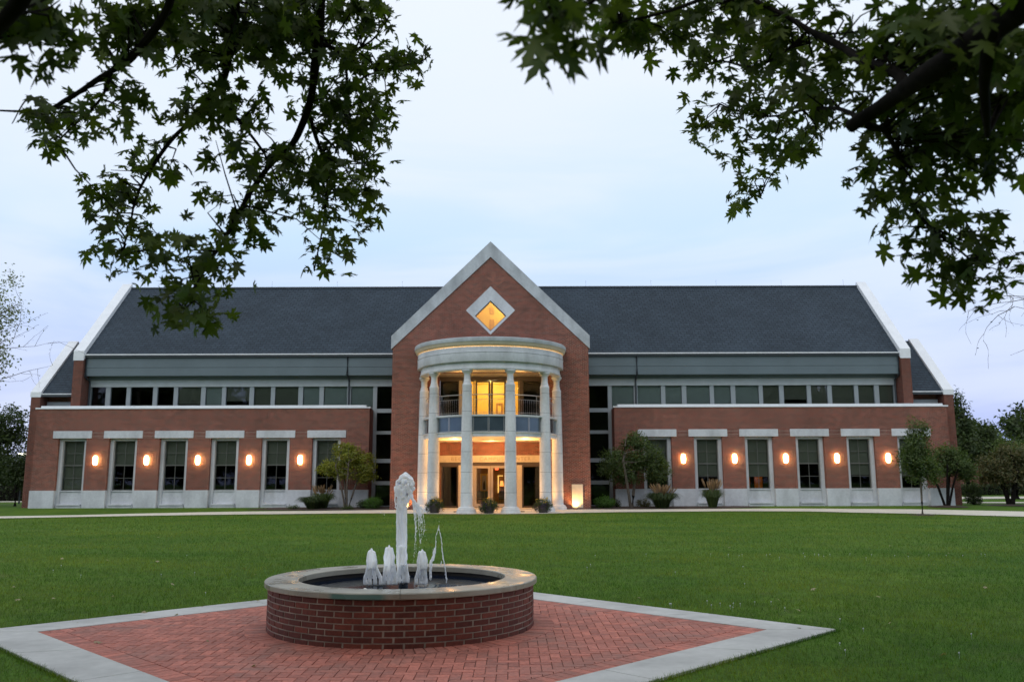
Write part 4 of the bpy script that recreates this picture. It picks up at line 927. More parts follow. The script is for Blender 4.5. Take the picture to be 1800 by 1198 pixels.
# ornamental trees by the portico
tree('ornamental_tree', (-8.15, 49.0), [(-.9, 0, 2.25, .85, .7, .45), (0, 0, 2.85, .95, .8, .65), (.9, 0, 2.45, .75, .7, .6), (-.2, .1, 3.35, .6, .5, .35), (1.1, .1, 1.85, .55, .5, .4), (-.1, -.2, 2.0, .8, .5, .3)], 9500, .115, M['leaf_olive'], M['barkb'],
     'small yellow-green multi-stemmed tree left of the portico', clump=(26, .11), trunk_r=.10, stems=4, seed=21, shell=.3)
tree('ornamental_tree', (7.9, 48.9), [(-.9, 0, 2.6, .95, .8, .7), (.6, 0, 2.9, 1.3, .9, .9), (.3, 0, 3.6, .9, .7, .5), (-.2, 0, 1.9, 1.2, .8, .6), (1.5, .1, 2.1, .85, .7, .85), (.5, 0, 4.05, .45, .4, .3), (-1.4, 0, 2.1, .5, .5, .4)], 13500, .115, M['leaf_mid'], M['barkb'],
     'small dark green bushy tree right of the portico', clump=(30, .12), trunk_r=.11, stems=2, seed=22, shell=.25)
tree('young_tree', (20.0, 39.9), [(0, 0, 2.3, .85, .8, .75), (0, 0, 3.1, .80, .75, .75), (.05, 0, 3.9, .50, .5, .6), (.2, 0, 1.7, .6, .6, .35), (-.35, 0, 2.6, .55, .5, .6), (.6, 0, 2.1, .45, .45, .5)], 7800, .11, M['leaf_mid'], M['barkb'],
     'young upright tree with slim single trunk on the lawn at right', clump=(28, .12), trunk_r=.045, seed=23, shell=.2)
tag(MB().lathe([(.55, .0), (.45, .02), (0.02, .05)], 20.0, 39.9, 24).build('mulch_ring', M['mulch'], smooth=True), kind='structure')
tree('multi_stem_tree', (25.5, 48.6), [(-.3, 0, 2.2, .8, .8, .5), (.8, 0, 2.3, .8, .8, .6), (.2, 0, 2.9, .9, .8, .5), (1.4, .1, 1.9, .5, .5, .5)], 7500, .12, M['leaf_mid'], M['bark'],
     'multi-stemmed small tree at the right corner of the building', clump=(28, .12), trunk_r=.13, stems=5, seed=24, shell=.3)
tag(MB().lathe([(1.1, .10), (.9, .15), (0.02, .20)], 25.5, 48.6, 24).build('mulch_ring', M['mulch'], smooth=True), kind='structure')
tree('bushy_tree', (30.0, 50.2), [(-.9, 0, 2.1, .9, .9, .8), (.3, 0, 2.7, 1.2, 1.1, .9), (1.2, 0, 2.1, 1.1, 1.0, .9), (0, -.2, 1.6, 1.3, .9, .6), (1.9, 0, 1.8, .6, .6, .6), (-1.5, 0, 1.6, .5, .5, .4)], 15000, .13, M['leaf_brown'], M['bark'],
     'wide bushy tree with several dark trunks beyond the right corner of the building', clump=(34, .14), trunk_r=.24, stems=4, seed=25, shell=.25)
tag(MB().lathe([(1.3, .13), (1.1, .17), (0.02, .21)], 30.0, 50.2, 24).build('mulch_ring', M['mulch'], smooth=True), kind='structure')
tree('conifer_tree', (41.2, 76), [(0, 0, 3.2, 1.3, 1.2, 1.2), (0, 0, 4.4, 1.8, 1.8, 1.4), (-.3, 0, 6.6, 1.2, 1.2, 1.5), (-.5, 0, 8.4, .6, .6, 1.0), (1.9, 0, 5.2, 1.0, 1.0, 1.3), (2.0, 0, 3.8, 1.1, 1.1, .9)], 13000, .26, M['leaf_dark'], M['bark'],
     'tall pointed evergreen rising behind the right end of the building', clump=(36, .26), trunk_r=.2, seed=26, shell=.3)
tree('large_tree', (56.0, 84), [(0, 0, 7, 5, 4.5, 3.6), (-3.8, 0, 5.6, 2.8, 3, 2.4), (3, 0, 8.4, 4, 4, 3.2), (-1, 0, 4.4, 4, 3.5, 2), (-5.8, 0, 6.8, 1.2, 1.2, .7)], 26000, .42, M['leaf_dark'], M['bark'],
     'large dark spreading tree at the far right edge behind the car park', clump=(48, .38), trunk_r=.45, seed=27, shell=.45, limbs=40)
tree('large_tree', (49.0, 93), [(0, 0, 5.5, 3.4, 3, 2.4), (2.6, 0, 5.4, 2.6, 2.6, 2.0)], 12000, .38, M['leaf_mid'], M['bark'],
     'mid green tree behind the far brick building at right', clump=(40, .36), trunk_r=.3, seed=28, shell=.45)
tree('large_tree', (39.6, 66), [(0, 0, 3.2, 1.7, 1.6, 1.4), (1.5, 0, 2.7, 1.3, 1.3, 1.2)], 6500, .17, M['leaf_mid'], M['bark'],
     'rounded green tree between the conifer and the wide bushy tree', clump=(36, .22), trunk_r=.16, seed=29, shell=.4)
# left side trees
tree('evergreen_tree', (-32.6, 56.5), [(0, 0, 3.6, 1.9, 1.8, 1.7), (.6, 0, 5.2, 1.3, 1.2, 1.3), (-1.6, 0, 5.0, 1.8, 1.6, 1.6), (.5, 0, 2.2, 1.7, 1.5, 1.2), (-1.6, 0, 2.6, 1.9, 1.5, 1.5)], 15000, .19, M['leaf_dark'], M['bark'],
     'dense dark tree standing left of the building', clump=(40, .2), trunk_r=.12, seed=31, shell=.3)
tree('bushy_tree', (-30.2, 54.8), [(0, 0, 2.4, 1.0, 1.0, .9), (.3, 0, 1.7, .9, .9, .6)], 4600, .14, M['leaf_dark'], M['bark'],
     'small dark tree with thin trunk against the left end of the building', clump=(30, .13), trunk_r=.08, seed=32, shell=.3)
tree('sparse_tree', (-39.2, 62), [(0, 0, 12.5, 3.2, 2.4, 3.6), (2.6, 0, 13.8, 1.8, 1.5, 1.6), (2.2, 0, 10.6, 1.8, 1.4, 1.4), (-2, 0, 9, 3, 2, 3), (2.8, 0, 16.3, .8, .8, .9), (1.0, 0, 9.2, 2.0, 1.6, 1.2)], 7500, .22, M['leaf_pale'], M['barkb'],
     'tall pale thinly leaved tree at the left edge of the picture', clump=(16, .34), trunk_r=.28, seed=33, shell=.2, limbs=55)
# bare twigs tree seen at the right edge
def bare_tree(base, H_, tips, label, seed, dist):
    rd = random.Random(seed); t_ = thing('bare_tree', base, label, 'tree'); bx_, by_, _ = base
    b = MB(); top = Vector((bx_ - .2, by_, H_)); b.tube([Vector(base), Vector((bx_ + .1, by_, H_ * .5)), top], [.32, .24, .08], 10); b.build('trunk', M['barkb'], t_, smooth=True)
    b = MB(); lv = []
    def grow(p, d, ln, r, depth):
        n = 6; pts = [p]; dd = d.copy()
        for i in range(n):
            dd = (dd + Vector((rd.gauss(0, .16), rd.gauss(0, .16), rd.gauss(0, .12) - .03))).normalized(); pts.append(pts[-1] + dd * ln / n)
            if depth > 0 and i > 0 and rd.random() < .9:
                s = (dd + Vector((rd.gauss(0, .7), rd.gauss(0, .7), rd.gauss(0, .55) - .15))).normalized(); grow(pts[-1], s, ln * rd.uniform(.35, .6), r * .5, depth - 1)
            if depth <= 1: lv.append(pts[-1] + Vector((rd.gauss(0, .03), rd.gauss(0, .03), -.03)))
        b.tube(pts, [max(.005, r * (1 - .75 * i / n)) for i in range(n + 1)], 5)
    for (px, py, hz) in tips:
        tip = at(px, py, by_ + rd.uniform(-.5, .5)); s = Vector((bx_, by_, hz)); d = tip - s
        grow(s, (d.normalized() + Vector((0, 0, .30))).normalized(), d.length, .035, 2)
    b.build('limbs', M['barkb'], t_)
    P = np.array([tuple(p) for p in lv]); leaf_mesh('buds', P, np.random.RandomState(seed).normal(size=P.shape), .09, QUAD, M['leaf_dark'], t_, seed)
bare_tree((26.6, 34.0, 0), 13, [(1722, 560, 8.8), (1745, 600, 8.6), (1775, 610, 7.6), (1775, 545, 9.6)], 'bare twiggy tree reaching in from the right edge', 5, 34)
bare_tree((-27.2, 38.5, 0), 9, [(22, 668, 6.8), (14, 705, 5.6)], 'bare twiggy tree at the left edge under the pale tree', 9, 38)

# trees behind the viewer: they are what the window panes mirror
pr = tree('shade_tree', (0, -34), [(0, 0, 9, 6, 4, 5), (-3, 0, 5, 4.5, 3, 4), (3, 0, 5.5, 4.5, 3, 4.2), (0, 0, 13, 4, 3, 3)], 22000, .85, M['leaf_dark'], M['bark'], 'tall shade tree standing behind the viewer across the lawn', group='shade trees behind the viewer', clump=(40, .6), trunk_r=.45, seed=41, shell=.3)
for k, (dx, dy) in enumerate(((-12, -3), (-24, 4), (-36, -2), (12, 2), (23, -4), (34, 2), (46, -3), (58, 3), (-47, 3), (-59, -2), (-71, 3), (70, -2), (-18, -11), (-6, -10), (6, -11), (18, -10), (-30, -11), (30, -10))):
    c = copy_thing(pr, (dx, dy, 0)); c.rotation_euler = (0, 0, k * 1.3); sc_ = 1.15 + .1 * (k % 4); c.scale = (sc_, sc_, sc_)

# shrubs, grasses
def shrub(name, x, y, r, hgt, lm, n, size, label, seed, cat='shrub'):
    rs = np.random.RandomState(seed); z = gh(y); t_ = thing(name, (x, y, z), label, cat)
    P, Nn, br, C = blob_points([(x, y, z + hgt * .5, r, r, hgt * .5), (x + r * .3, y, z + hgt * .45, r * .6, r * .6, hgt * .45)], n, (14, .06), rs, .6); P[:, 2] = np.maximum(P[:, 2], z + .01)
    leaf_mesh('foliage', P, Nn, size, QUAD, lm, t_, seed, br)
    b = MB()
    for c in C[:24]: b.tube([(x, y, z), ((x + c[0]) / 2, (y + c[1]) / 2, z + (c[2] - z) * .4), tuple(c)], [.02, .012, .004], 5)
    b.build('stems', M['bark'], t_)
    return t_
shrub('round_shrub', -6.62, 48.6, .52, .62, M['leaf_bright'], 3200, .06, 'bright green round shrub left of the central bay', 51)
shrub('round_shrub', -7.25, 48.9, .34, .42, M['leaf_dark'], 1500, .06, 'small dark shrub beside the bright green round shrub', 52)
shrub('round_shrub', 6.35, 48.6, .60, .60, M['leaf_bright'], 3200, .065, 'low leafy shrub right of the central bay', 53)
shrub('round_shrub', 7.15, 49.4, .22, .42, M['leaf_dark'], 900, .05, 'tiny dark shrub left of the dark green bushy tree trunk', 54)
shrub('round_shrub', 8.65, 49.5, .42, .42, M['leaf_brown'], 1500, .055, 'low brownish shrub right of the dark green bushy tree trunk', 55)
shrub('upright_shrub', 28.6, 51.6, .55, 1.25, M['leaf_dark'], 3000, .08, 'dark upright shrub against the right corner pier', 56)
shrub('low_plant', -11.0, 48.3, .30, .16, M['leaf_mid'], 500, .06, 'low green plant at the left end of the mulch bed', 57, 'plant')
shrub('low_plant', -7.9, 47.7, .35, .14, M['leaf_mid'], 500, .06, 'low green plant at the foot of the yellow-green tree', 58, 'plant')
def grass_clump(x, y, r, hgt, plumes, label, seed, lm='leaf_mid', n=620):
    rd = random.Random(seed); z = gh(y); t_ = thing('ornamental_grass', (x, y, z), label, 'ornamental grass'); b = MB(); cols = []
    for k in range(n):
        a = rd.random() * 6.283; q = rd.random() ** .6; L_ = hgt * rd.uniform(.7, 1.1); x0 = x + math.cos(a) * q * r * .35; y0 = y + math.sin(a) * q * r * .35
        d = Vector((math.cos(a), math.sin(a), 0)); bend = r * q * rd.uniform(.6, 1.2); w = .012; s = Vector((-d.y, d.x, 0)) * w
        c = (rd.random(), rd.random(), 0, 1); pts = [Vector((x0, y0, z)), Vector((x0, y0, z)) + d * bend * .3 + Vector((0, 0, L_ * .55)), Vector((x0, y0, z)) + d * bend * .7 + Vector((0, 0, L_ * .78)), Vector((x0, y0, z)) + d * bend + Vector((0, 0, L_ * (.82 - .3 * q)))]
        i = len(b.v); b.v += [tuple(p + s * f) for p, f in zip(pts, (1, 1, .7, .1))] + [tuple(p - s * f) for p, f in zip(pts, (1, 1, .7, .1))]
        b.f += [(i + j, i + j + 1, i + j + 5, i + j + 4) for j in range(3)]; cols += [c] * 8
    b.col = cols; b.build('blades', M[lm], t_, normals=False)
    if plumes:
        b = MB(); cols = []
        for k in range(plumes):
            a = rd.random() * 6.283; q = rd.random(); d = Vector((math.cos(a), math.sin(a), 0)); p0 = Vector((x, y, z)); tp = p0 + d * r * q * .9 + Vector((0, 0, hgt * rd.uniform(1.02, 1.35))); t0 = p0.lerp(tp, .72)
            i = len(b.v); b.tube([p0 + d * .03, t0, tp], [.004, .004, .003], 4); b.tube([t0, t0.lerp(tp, .5) + d * .02, tp + d * .05], [.012, .035, .008], 6); c = (rd.random(), rd.random(), 0, 1); cols += [c] * (len(b.v) - i)
        b.col = cols; b.build('plumes', M['plume'], t_)
    return t_
grass_clump(-9.9, 48.3, .85, .80, 0, 'dark mounded grass under the yellow-green tree', 61, 'leaf_dark', 900)
grass_clump(-9.6, 49.3, .75, 1.0, 46, 'tan plumed grass behind the dark mounded grass', 62)
grass_clump(9.5, 48.2, .95, 1.0, 60, 'large plumed grass clump right of the dark green bushy tree', 63, 'leaf_dark', 1100)
grass_clump(12.4, 48.6, .62, 1.2, 60, 'plumed grass clump at the right end of the planting bed', 64, 'leaf_mid', 700)
# hedge and far buildings
def hedge(name, x0, x1, y, d, h, label, seed, n):
    rs = np.random.RandomState(seed); t_ = thing(name, ((x0 + x1) / 2, y, gh(y)), label, 'hedge'); P = rs.uniform(0, 1, (n, 3)); z = gh(y)
    f = rs.randint(0, 3, n); P[f == 0, 1] = 0; P[f == 1, 2] = 1
    P = P * np.array([x1 - x0, d, h]) + np.array([x0, y, z]) + rs.normal(0, .05, (n, 3)); Nn = rs.normal(0, .6, (n, 3)) + np.array([0, -.6, .5])
    leaf_mesh('foliage', P, Nn, .14, QUAD, M['leaf_dark'], t_, seed); MB().box(x0 + .05, x1 - .05, y + .08, y + d - .08, z - .03, z + h - .12).build('inner_branches', M['bark'], t_)
hedge('hedge', 44, 66, 84, 1.4, .95, 'long clipped dark hedge in front of the far brick building', 71, 12000)
FB = thing('far_building', (60, 92, .14), 'low plain brick building far behind the trees at right', 'building')
MB().box(43.5, 80, 90, 104, .1, 4.6).build('wall', M['brick'], FB); MB().box(43.4, 80.1, 89.9, 104.1, 4.601, 4.85).build('coping', M['stone'], FB)
hedge('hedge', -60, -36, 70, 3.0, 2.4, 'tall dark hedge far behind the dark trees at left', 72, 14000)
for (x, y, z, lab) in ((-33.2, 60.5, 3.5, 'bright area lamp on a pole behind the dark tree at left'),):
    ld = thing('area_lamp', (x, y, .14), lab, 'street lamp'); MB().tube([(x, y, .14), (x, y, z)], [.06, .045], 8).build('pole', M['darkmetal'], ld)
    MB().box(x - .25, x + .25, y - .18, y + .18, z + .001, z + .12).build('lamp_head', mat_emit('area_glow', (1, .93, .75), 10), ld)
ps = thing('post', (36.0, 60.5, .14), 'thin grey post beside the far pavement at right', 'post'); MB().tube([(36.0, 60.5, .1), (36.0, 60.5, 1.4)], .05, 8).build('shaft', M['steel'], ps)
# planters
def planter(x, y, label, seed):
    z = gh(y) + .01; t_ = thing('flower_planter', (x, y, z), label, 'planter', 'flower planters before the portico'); rs = np.random.RandomState(seed)
    MB().lathe([(0.001, z), (.22, z), (.27, z + .24), (.29, z + .32), (.31, z + .33), (.31, z + .37), (.27, z + .37), (.25, z + .33), (0.001, z + .33)], x, y, 24).build('pot', M['pot'], t_, smooth=True)
    P, Nn, br, C = blob_points([(x, y, z + .48, .38, .36, .24), (x + .24, y - .12, z + .32, .24, .2, .24), (x - .24, y - .12, z + .28, .24, .2, .24)], 2600, (14, .05), rs, .4)
    leaf_mesh('foliage', P, Nn, .06, QUAD, M['leaf_dark'], t_, seed, br)
    q = rs.randint(0, len(P), 46); FL = P[q] + rs.normal(0, .02, (46, 3)) + np.array([0, -.05, .10]); FL = FL[FL[:, 2] > z + .5]; leaf_mesh('yellow_flowers', np.repeat(FL, 5, 0), rs.normal(size=(len(FL) * 5, 3)), .055, QUAD, M['yflower'], t_, seed)
    q = rs.randint(0, len(P), 40); FL = P[q] + np.array([0, -.10, -.05]); leaf_mesh('purple_flowers', np.repeat(FL, 4, 0), rs.normal(size=(len(FL) * 4, 3)), .05, QUAD, M['pflower'], t_, seed)
planter(-2.72, 43.75, 'flower planter left of the two front portico columns', 81)
planter(0.02, 43.3, 'flower planter between the two front portico columns', 82)
planter(2.75, 43.75, 'flower planter right of the two front portico columns', 83)

# ---------------------------------------------------------------- overhanging maples
def maple(name, trunk, branches, blobs, label, seed, extra):
    """branches: (list of (px,py,dist), r0px, r1px); blobs: (px,py,rx,ry,dist)"""
    rs = np.random.RandomState(seed); rd = random.Random(seed); tx, ty = trunk
    t_ = thing(name, (tx, ty, 0), label, 'tree')
    fork = Vector((tx, ty, 5.2)); b = MB()
    b.tube([(tx, ty, -.05), (tx, ty, .25), (tx + .03, ty, 1.5), (tx - .03, ty + .02, 3.4), tuple(fork), (tx + .05, ty, 8.5), (tx, ty + .3, 12)], [.46, .34, .29, .27, .24, .16, .03], 14)
    b.build('trunk', M['bark'], t_, smooth=True)
    b = MB(); allpts = []
    for pts, r0, r1, root in branches:
        W = [atd(*p) for p in pts]
        # resample smoothly and wiggle
        Q = []
        for i in range(len(W) - 1):
            p0 = W[max(i - 1, 0)]; p1 = W[i]; p2 = W[i + 1]; p3 = W[min(i + 2, len(W) - 1)]
            for k in range(6):
                t = k / 6; Q.append(.5 * ((2 * p1) + (p2 - p0) * t + (2 * p0 - 5 * p1 + 4 * p2 - p3) * t * t + (3 * p1 - p0 - 3 * p2 + p3) * t ** 3))
        Q.append(W[-1]); n = len(Q); rr = [r0 + (r1 - r0) * (i / (n - 1)) for i in range(n)]
        Q = [q + Vector(noise.noise_vector(q * 3.1)) * .014 for q in Q]; rr = [v * (1 + .22 * noise.noise(q * 9)) for v, q in zip(rr, Q)]
        if root:
            m1 = fork.lerp(Q[0], .5) + Vector((0, 0, .35)); Q = [fork, fork.lerp(m1, .6), m1, m1.lerp(Q[0], .6)] + Q; rr = [r0 * 1.9, r0 * 1.6, r0 * 1.35, r0 * 1.1] + rr
        b.tube(Q, rr, 14 if r0 > .02 else 7); allpts += Q[4 if root else 0:]
    AP = np.array([tuple(p) for p in allpts]); P = []; dirs = []
    tw = b
    for (px, py, rx, ry, dist, dens) in blobs:
        py -= 14
        if px > 1540: dens *= .78
        area = rx * ry * 3.14; lp_ = FPX * .115 / dist; n = int(max(3, 3.5 * dens * area / (lp_ * lp_ * .40)))
        nt_ = max(2, n // 7); cen = atd(px, py, dist)
        for k in range(nt_):
            a = rd.random() * 6.283; q = rd.random() ** .55; dd = dist * (1 + rd.gauss(0, .045)); tip = atd(px + math.cos(a) * max(4, rx - 9) * q, py + math.sin(a) * max(4, ry - 8) * q, dd)
            j = np.argmin(((AP - np.array(tip)) ** 2).sum(1) + rs.uniform(0, .03, len(AP))); src = Vector(AP[j])
            if (src - tip).length < 1.8:
                m = src.lerp(tip, .5) + Vector((rd.gauss(0, .03), rd.gauss(0, .03), .03)); tw.tube([src, m, tip], [.0052, .0036, .0016], 4, False)
            for s in range(7):
                pp = tip + Vector((rd.gauss(0, .045), rd.gauss(0, .07), rd.gauss(0, .045)))
                P.append(tuple(pp))
    b.build('limbs', M['bark'], t_, smooth=True)
    P = np.array(P); Nn = rs.normal(0, .7, P.shape) + np.array([0, -.35, .6])
    leaf_mesh('leaves', P, Nn, .082, MAPLE, M['leaf_maple'], t_, seed, droop=1.1)
    # the rest of the crown, out of view, with blobs added to shade the lawn
    EP, EN, br, C = blob_points(extra, 15000, (40, .24), rs, .1)
    D_ = EP - np.array([CAMX, 0, EYE]); dep = D_[:, 1] * math.cos(TH) + D_[:, 2] * math.sin(TH); vy = -D_[:, 1] * math.sin(TH) + D_[:, 2] * math.cos(TH); kp = (dep < .3) | (vy / np.maximum(dep, .3) > .44); EP, EN, br = EP[kp], EN[kp], br[kp]
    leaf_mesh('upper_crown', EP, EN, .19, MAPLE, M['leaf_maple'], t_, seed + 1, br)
    b = MB()
    for c in C[:70]: c = Vector(c); b.tube([fork + Vector((0, 0, rd.uniform(0, 3))), fork.lerp(c, .5) + Vector((0, 0, .5)), c], [.05, .03, .008], 6)
    b.build('upper_limbs', M['bark'], t_)
    return t_

LBR = [([(70, -60, 3.0), (30, 20, 3.1), (-30, 80, 3.2)], .030, .018, 1),
       ([(300, -90, 3.7), (298, 10, 3.9), (240, 92, 4.1), (195, 125, 4.3), (120, 172, 4.5), (86, 191, 4.6), (35, 197, 4.6), (-20, 196, 4.6)], .020, .003, 1),
       ([(86, 191, 4.6), (45, 175, 4.55), (20, 220, 4.6)], .005, .002, 0),
       ([(420, -90, 4.2), (412, 20, 4.4), (400, 100, 4.6), (388, 150, 4.7), (340, 208, 4.8), (300, 248, 4.9), (262, 305, 5.0), (236, 352, 5.0), (228, 400, 5.0), (215, 450, 5.0)], .020, .003, 1),
       ([(388, 150, 4.7), (400, 190, 4.7), (440, 240, 4.8), (470, 280, 4.8), (500, 340, 4.9)], .012, .003, 0),
       ([(572, -90, 4.3), (565, 20, 4.5), (555, 120, 4.7), (545, 180, 4.8), (520, 245, 4.9), (484, 282, 4.9), (448, 330, 4.7), (420, 375, 4.5), (390, 420, 4.3), (355, 480, 4.1), (322, 545, 3.9)], .026, .003, 1),
       ([(548, 210, 4.8), (560, 250, 4.9), (575, 300, 5.0), (570, 370, 5.1), (558, 440, 5.1), (553, 475, 5.1)], .012, .003, 0),
       ([(558, 78, 4.7), (590, 88, 4.8), (608, 120, 4.9), (614, 200, 5.0), (640, 290, 5.1)], .012, .003, 0),
       ([(600, 100, 4.8), (650, 70, 4.9), (680, 30, 5.0)], .008, .003, 0), ([(614, 150, 4.9), (660, 130, 5.0), (740, 110, 5.1)], .007, .002, 0),
       ([(245, 90, 4.1), (205, 110, 4.2), (180, 170, 4.4), (130, 220, 4.5), (90, 260, 4.6)], .010, .003, 0)]
LBL = [(50, 30, 62, 34, 3.3, 1.2), (20, 55, 30, 30, 3.3, 1.1), (85, 75, 26, 24, 3.4, .9), (8, 82, 18, 16, 3.4, .7), (100, 15, 40, 20, 3.3, 1), (98, 97, 12, 14, 3.4, .6),
       (210, 25, 80, 34, 4.2, 1.3), (320, 35, 100, 45, 4.4, 1.6), (440, 45, 90, 55, 4.6, 1.8), (230, 65, 60, 34, 4.2, 1.4), (345, 95, 85, 36, 4.6, 1.5), (470, 100, 60, 22, 4.7, 1.3), (410, 135, 26, 18, 4.7, .9),
       (190, 110, 42, 26, 4.3, 1.1), (215, 165, 34, 28, 4.4, 1.1), (190, 190, 34, 16, 4.5, .9), (222, 205, 16, 18, 4.5, .8), (90, 225, 36, 20, 4.6, .95), (100, 262, 26, 20, 4.6, .85), (150, 235, 18, 12, 4.6, .6), (62, 215, 18, 14, 4.6, .7), (140, 210, 20, 14, 4.5, .6),
       (560, 40, 110, 55, 4.7, 1.7), (650, 40, 52, 45, 4.9, 1.3), (520, 130, 28, 30, 4.7, .9), (620, 130, 80, 55, 4.9, 1.35), (700, 105, 28, 22, 5.1, .9), (735, 110, 15, 8, 5.1, .5), (718, 138, 18, 10, 5.1, .6),
       (600, 200, 60, 48, 4.9, 1.35), (665, 200, 36, 44, 5.0, 1.2), (540, 215, 20, 16, 4.8, .8), (590, 270, 56, 44, 5.0, 1.4), (655, 280, 34, 46, 5.1, 1.2), (600, 340, 66, 40, 5.1, 1.4), (648, 345, 34, 30, 5.1, 1.0), (570, 395, 50, 26, 5.1, 1.1), (625, 400, 26, 22, 5.1, .8), (560, 440, 20, 20, 5.1, .7), (562, 472, 38, 18, 5.1, .9), (600, 440, 18, 14, 5.1, .5),
       (340, 185, 32, 36, 4.8, 1.1), (385, 195, 42, 44, 4.8, 1.3), (330, 222, 20, 24, 4.8, .9), (425, 235, 36, 36, 4.8, 1.1), (390, 262, 30, 16, 4.8, .8), (465, 205, 22, 20, 4.8, .7),
       (258, 275, 32, 22, 5.0, 1.1), (290, 300, 26, 18, 5.0, .9), (225, 315, 40, 28, 5.0, 1.2), (192, 360, 34, 34, 5.0, 1.2), (235, 355, 24, 30, 5.0, 1.1), (198, 400, 38, 22, 5.0, 1.2), (240, 395, 22, 26, 5.0, .9), (185, 440, 22, 20, 5.0, .8), (225, 445, 38, 22, 5.0, .95), (215, 478, 30, 16, 5.0, .8), (262, 470, 26, 18, 5.0, .7), (278, 425, 12, 16, 4.9, .5),
       (480, 300, 54, 34, 4.9, 1.35), (420, 300, 26, 20, 4.8, .8), (530, 320, 40, 36, 5.0, 1.3), (465, 350, 50, 34, 4.8, 1.3), (372, 372, 38, 24, 4.5, 1.1), (420, 385, 40, 28, 4.6, 1.2), (340, 432, 36, 30, 4.3, 1.1), (390, 440, 40, 32, 4.4, 1.2), (440, 440, 22, 26, 4.5, .9), (310, 468, 26, 20, 4.2, .9), (345, 485, 44, 24, 4.1, 1.2), (395, 490, 20, 14, 4.1, .7), (300, 535, 24, 22, 3.9, .9), (340, 528, 26, 26, 3.9, 1.1), (325, 565, 34, 14, 3.9, .8), (362, 558, 14, 14, 3.9, .6)]
maple('maple_tree', (-5.2, 1.2), LBR, LBL, 'maple whose leafy branches hang over the top left of the picture', 101,
      [(-3.6, 3.0, 6.6, 2.2, 2.4, 1.0), (-4.5, -1.0, 6.5, 3, 3, 1.8), (-1.6, 3.4, 6.4, 1.6, 1.6, .8), (-6.5, 2.5, 7.5, 3, 3, 2), (-3, 0, 8.5, 3, 3, 1.6), (-8.5, 7.0, 9.2, 3.2, 3.5, 1.4), (-9.5, 2.5, 7.5, 3, 3, 1.6), (-6, 8.5, 10.2, 3, 3, 1.2)])
RBR = [([(1900, -60, 2.6), (1790, 20, 2.7), (1700, 80, 2.85), (1620, 140, 3.0), (1555, 185, 3.2), (1492, 224, 3.3)], .042, .022, 1),
       ([(1760, 40, 2.8), (1738, 90, 2.8), (1728, 160, 2.9), (1735, 240, 3.1)], .026, .008, 0),
       ([(1590, 160, 3.1), (1570, 130, 3.2), (1520, 108, 3.4), (1480, 82, 3.6), (1420, 50, 3.8), (1370, 22, 4.0), (1310, -4, 4.2)], .022, .007, 0),
       ([(1420, 50, 3.8), (1380, 90, 4.1), (1330, 115, 4.4), (1260, 108, 4.7), (1225, 130, 4.8)], .009, .003, 0),
       ([(1520, 215, 3.3), (1470, 190, 3.8), (1410, 195, 4.3), (1340, 205, 4.7), (1265, 182, 5.0)], .010, .003, 0), ([(1410, 195, 4.3), (1400, 150, 4.3), (1385, 120, 4.3)], .005, .002, 0),
       ([(1410, 195, 4.3), (1430, 240, 4.6), (1360, 300, 5.4), (1335, 345, 5.8)], .006, .002, 0),
       ([(1525, 222, 3.3), (1560, 232, 3.5), (1580, 280, 3.8), (1590, 320, 4.0), (1605, 355, 4.0), (1635, 395, 4.0), (1665, 420, 4.0), (1705, 455, 4.0), (1712, 490, 4.0)], .013, .003, 0),
       ([(1635, 395, 4.0), (1690, 420, 4.1), (1735, 435, 4.2), (1770, 470, 4.2)], .005, .002, 0), ([(1300, -40, 3.2), (1180, 20, 3.6), (1080, 40, 3.8)], .010, .003, 1), ([(1180, -60, 2.2), (1060, -10, 2.2), (985, 20, 2.2), (940, 25, 2.2)], .006, .002, 1)]
